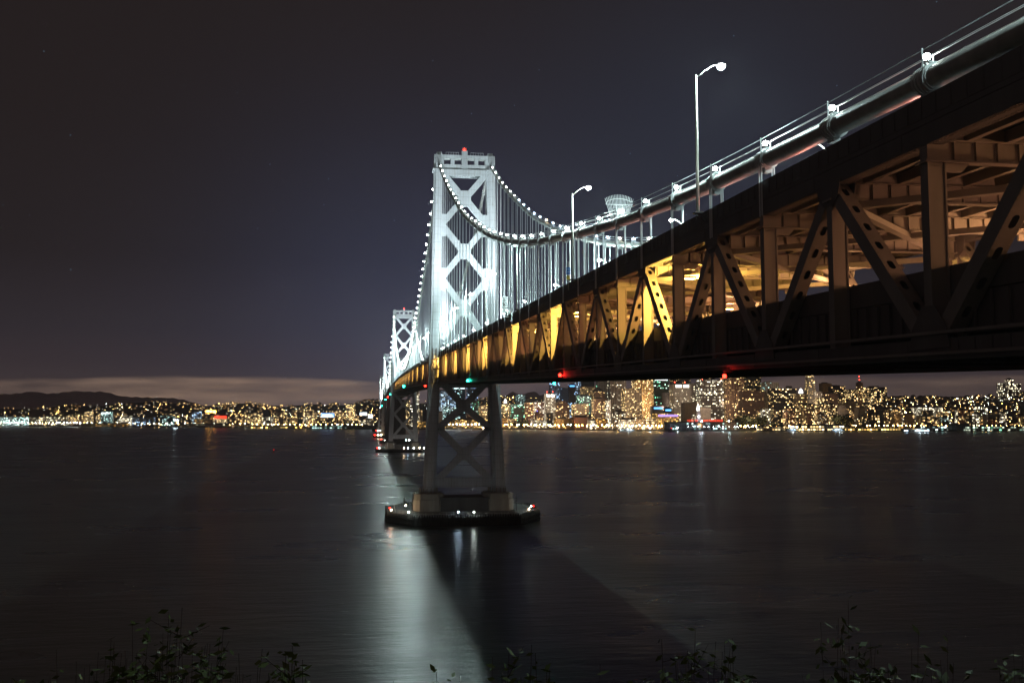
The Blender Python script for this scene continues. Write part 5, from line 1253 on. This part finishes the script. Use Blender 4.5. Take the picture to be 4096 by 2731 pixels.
for px, t, warm in places:
    g0 = ground(px, t)
    if warm == 9 or rnd.random() < .33:
        col_w = rnd.random() < .8
        if False:
            o = link('street_lamp', ME_LOs if col_w else ME_LWs, None, g0); nsl += 1
            side = 'right hill' if px > 3000 else 'left hills'
            tag(o, '%s street lamp among the houses on the %s' % ('orange' if col_w else 'white', side), 'street lamp', '%s street lamps among the houses on the %s' % ('orange' if col_w else 'white', side))
        else:
            stuffsl.use(M_BLACK).tube([g0, g0+Vector((0, 0, 7))], .15, 3); stuffsl.use(M_LAMPO if col_w else M_LAMPW).ball(g0+Vector((0, 0, 8)), rnd.choice((.2, .28, .36, .6)), 5, 3)
    else:
        k = rnd.randrange(12)
        if nind < 290:
            o = link('hillside_house', HM[k], None, g0); nind += 1
            side = 'right hill' if px > 3000 else 'left hills' if px < 1600 else 'middle hills'
            tag(o, 'small hillside house with lit windows on the %s' % side, 'house', 'lit houses on the %s' % side)
        else: house_into(stuffhs, g0.x, g0.y, g0.z, 9+rnd.random()*5, 10, 6+rnd.random()*4, (WARM, WARM, WHT, DIM)[k % 4], 1+k % 2, rnd)
o = stuffhs.build('hillside_houses'); tag(o, 'mass of small lit houses covering the far hills', 'houses', kind='stuff')
o = stuffsl.build('hillside_lights'); tag(o, 'scattered points of street light across the far hills', 'street lights', kind='stuff')
# small dark mid-rises filling the gaps
for (x0, x1, ya, yb, row0, row1, num, where) in ((0, 330, 1655, 1675, 250, 600, 14, 'behind the left shore'), (330, 1110, 1648, 1678, 250, 900, 32, 'behind the stadium shore'), (1110, 1500, 1640, 1672, 250, 900, 22, 'left of the bridge'), (1990, 2900, 1650, 1685, 130, 260, 26, 'between the downtown towers'),
                                          (2960, 3480, 1632, 1680, 150, 420, 30, 'below the pyramid skyscraper'), (3480, 4096, 1640, 1690, 120, 420, 34, 'at the foot of the right hill')):
    for k, px in enumerate(sorted(rnd.uniform(x0, x1) for _ in range(num))):
        w_ = rnd.uniform(14, 40); row = rnd.uniform(row0, row1); st = rnd.choice(['dark', 'brown', 'beige', 'grey', 'brick', 'dark'])
        B(px, px+w_*.8, rnd.uniform(ya, yb), row, st, rnd.uniform(.2, .7), 'small %s mid-rise %s, %s of them from the left' % (st, where, ordw(k+1)), es=2.6, rowy=rnd.random()*.4, name='mid_rise', group='small mid-rise buildings %s' % where)
# trees along the quay (dark clumps)
M_LEAF = mat('foliage', (.035, .045, .018), .8, var=.4, vscale=.8)
M_BARK = mat('bark', (.06, .045, .03), .9)
def tree_mesh(r):
    a = MB(); a.use(M_LEAF)
    for k in range(260):
        th = r.random()*2*PI; u = r.random()**.4; ph = math.acos(2*r.random()-1); R = 4.2*u*(1+.25*math.sin(3*th))
        c_ = Vector((R*math.sin(ph)*math.cos(th), R*math.sin(ph)*math.sin(th), 7+R*.85*math.cos(ph))); s_ = .45+.4*r.random()
        v1 = Vector((r.uniform(-1, 1), r.uniform(-1, 1), r.uniform(-1, 1))).normalized()*s_; v2 = v1.cross(Vector((r.uniform(-1, 1), r.uniform(-1, 1), r.uniform(-1, 1)))).normalized()*s_
        a.poly([c_-v1, c_-v2, c_+v1, c_+v2])
    return a
tm = [tree_mesh(rnd).mesh('crown') for k in range(3)]
tk = MB(); tk.tube([(0, 0, 0), (0, 0, 4), (.3, 0, 7)], [.4, .3, .12], 6); tk.tube([(0, 0, 3.5), (1.8, .3, 6.5)], [.2, .07], 5); tk.tube([(0, 0, 3.8), (-1.6, -.4, 6.8)], [.2, .07], 5); ME_TK = tk.mesh('trunk', M_BARK)
for k, px in enumerate([2078, 2083, 2090, 2098, 2106, 2060, 2160, 2290, 2300, 2960, 2968, 2977, 2986, 2995, 3030, 3044, 3052, 3085, 3100, 3350, 3358, 3368, 3380, 3395, 1790, 1830, 1880]):
    p = at(px, 1700, shoreY(px)+62+5*(k % 3)); e = empty('tree', (p.x, p.y, 2.4)); s_ = 1.3+.9*rnd.random()+(1.3 if 2950 < px < 3060 or 3345 < px < 3400 else 0); e.scale = (s_, s_, s_)
    link('crown', tm[k % 3], e); link('trunk', ME_TK, e); tag(e, 'dark round waterfront tree, %s planted, %s' % (ordw(k+1), 'below the brown towers' if 2950 < px < 3110 else 'at the foot of the right slope' if px > 3300 else 'between the tower legs' if px < 1900 else 'below the greenish office block'), 'tree', 'dark trees along the waterfront')

# ================================================================== NEAR SLOPE AND BUSHES
M_EARTH = mat('slope_earth', (.07, .06, .04), .95, var=.4, vscale=.6, bump=.3)
g = MB(); gx = [-260+8*i for i in range(60)]; gy = [-470, -430, -405, -396, -391, -388, -385, -382, -378, -372, -362, -350, -335]
for y in gy:
    for x in gx:
        z = 37.9-.78*max(0, y+389)+.5*math.sin(x*.31+y*.2)*(1 if y > -380 else .3) if y > -389 else 37.9
        if x > -22: z = min(z, 37.9-.9*max(0, (x+22)))
        g.v.append((x, y, max(z, -3)))
for i in range(len(gy)-1):
    for j in range(len(gx)-1): a = i*len(gx)+j; g.face((a, a+1, a+1+len(gx), a+len(gx)))
tag(g.build('near_slope', M_EARTH), kind='structure')
M_BLEAF = mat('bush_leaf', (.085, .12, .025), .7, var=.5, vscale=3)
def bush(px, ytop, dist, spread, label, dens=1.0):
    base = onz(px, ytop, 0); d = (base-Vector((CX, CY, CZ))); d.z = 0; d.normalize(); p = Vector((CX, CY, 0))+d*dist
    gz = 37.9-.78*max(0, p.y+389); e = empty('bush', (p.x, p.y, gz))
    topz = CZ-(ytop-1660)/FPX*dist*1.0; H_ = max(.8, topz-gz)
    st = MB(); lf = MB()
    for k in range(int(70*dens)):
        an = rnd.random()*2*PI; rr = spread*rnd.random()**.6; tip = Vector((math.cos(an)*rr, math.sin(an)*rr*.6, H_*rnd.uniform(.90, 1.0)*(1-.16*(rr/spread)**2)))
        mid = tip*.5+Vector((rnd.uniform(-.25, .25), rnd.uniform(-.1, .1), .1)); st.tube([(0, 0, 0), mid, tip], [.010, .006, .002], 4)
        for b_ in range(5):
            t = rnd.uniform(.5, .95); q0 = mid+(tip-mid)*t; q1 = q0+Vector((rnd.uniform(-.3, .3), rnd.uniform(-.15, .15), rnd.uniform(.05, .25))); st.tube([q0, q1], [.004, .0015], 3)
            for l_ in range(7):
                c_ = q0+(q1-q0)*rnd.uniform(.2, 1)+Vector((rnd.gauss(0, .02), 0, rnd.gauss(0, .02))); s_ = rnd.uniform(.012, .028); v1 = Vector((rnd.uniform(-1, 1), rnd.uniform(-.6, .6), rnd.uniform(-.5, .5))).normalized()*s_*1.9; v2 = v1.cross(Vector((rnd.uniform(-1, 1), rnd.uniform(-1, 1), 1))).normalized()*s_*.8; lf.poly([c_-v1, c_-v2, c_+v1, c_+v2])
        for j_ in range(22):
            t = rnd.uniform(.72, 1.0); c_ = (mid+(tip-mid)*(t*2-1)) if t > .5 else mid*t*2; c_ = c_+Vector((rnd.gauss(0, .035), rnd.gauss(0, .035), rnd.gauss(0, .03)))
            s_ = rnd.uniform(.014, .034); v1 = Vector((rnd.uniform(-1, 1), rnd.uniform(-.6, .6), rnd.uniform(-.5, .5))).normalized()*s_*1.9; v2 = v1.cross(Vector((rnd.uniform(-1, 1), rnd.uniform(-1, 1), rnd.uniform(-1, 1)))).normalized()*s_*.8
            lf.poly([c_-v1, c_-v2, c_+v1, c_+v2])
    st.build('stems', M_BARK, e); lf.build('leaves', M_BLEAF, e); tag(e, label, 'bush', 'bushes on the slope at the bottom of the photo')
for px, yt_, ds, sp, lb, dn in ((60, 2480, 8.5, .8, 'leafy bush at the bottom left corner', 1.2), (330, 2420, 8.8, .8, 'leafy bush second from the bottom left corner', 1.2), (560, 2330, 9.2, .8, 'leafy bush left of the tallest one at the bottom left', 1.4), (740, 2330, 9.5, .8, 'tallest leafy bush at the bottom left', 1.6), (960, 2400, 9, .7, 'leafy bush right of the tallest bottom-left one', 1.2),
                            (1180, 2540, 8.5, .6, 'low bush left of the bright water', .9), (1520, 2600, 8.0, .4, 'few leaves sticking up over the bright water at the bottom', .5), (1780, 2560, 8.5, .3, 'thin twigs at the right side of the bright water', .5), (2080, 2480, 8.2, .6, 'small bush just right of the bright water', .9), (2780, 2400, 9.0, .8, 'loose bush at the bottom centre right', 1.0),
                            (3400, 2330, 10.0, .9, 'tall loose bush at the bottom right', 1.0), (3700, 2400, 9.0, .7, 'lower bush right of the tall loose one', .9), (4060, 2440, 9.0, .6, 'bush at the bottom right corner', .9), (2400, 2560, 8.2, .5, 'tiny bush between bottom centre bushes', .7)):
    bush(px, yt_, ds, sp, lb, dn)

# ------------------------------------------------------------------ damp night air
hm = bpy.data.materials.new('damp_air'); hm.use_nodes = True; hm.node_tree.nodes.clear()
_o = hm.node_tree.nodes.new('ShaderNodeOutputMaterial'); _v = hm.node_tree.nodes.new('ShaderNodeVolumePrincipled')
_v.inputs['Density'].default_value = 4.5e-5; _v.inputs['Color'].default_value = (.95, .9, .97, 1); _v.inputs['Anisotropy'].default_value = .3
hm.node_tree.links.new(_v.outputs[0], _o.inputs['Volume'])
hb = MB(); hb.box(-9000, 9000, -600, 13000, -5, 420); tag(hb.build('haze', hm), kind='stuff')
print('objects', len(bpy.data.objects))
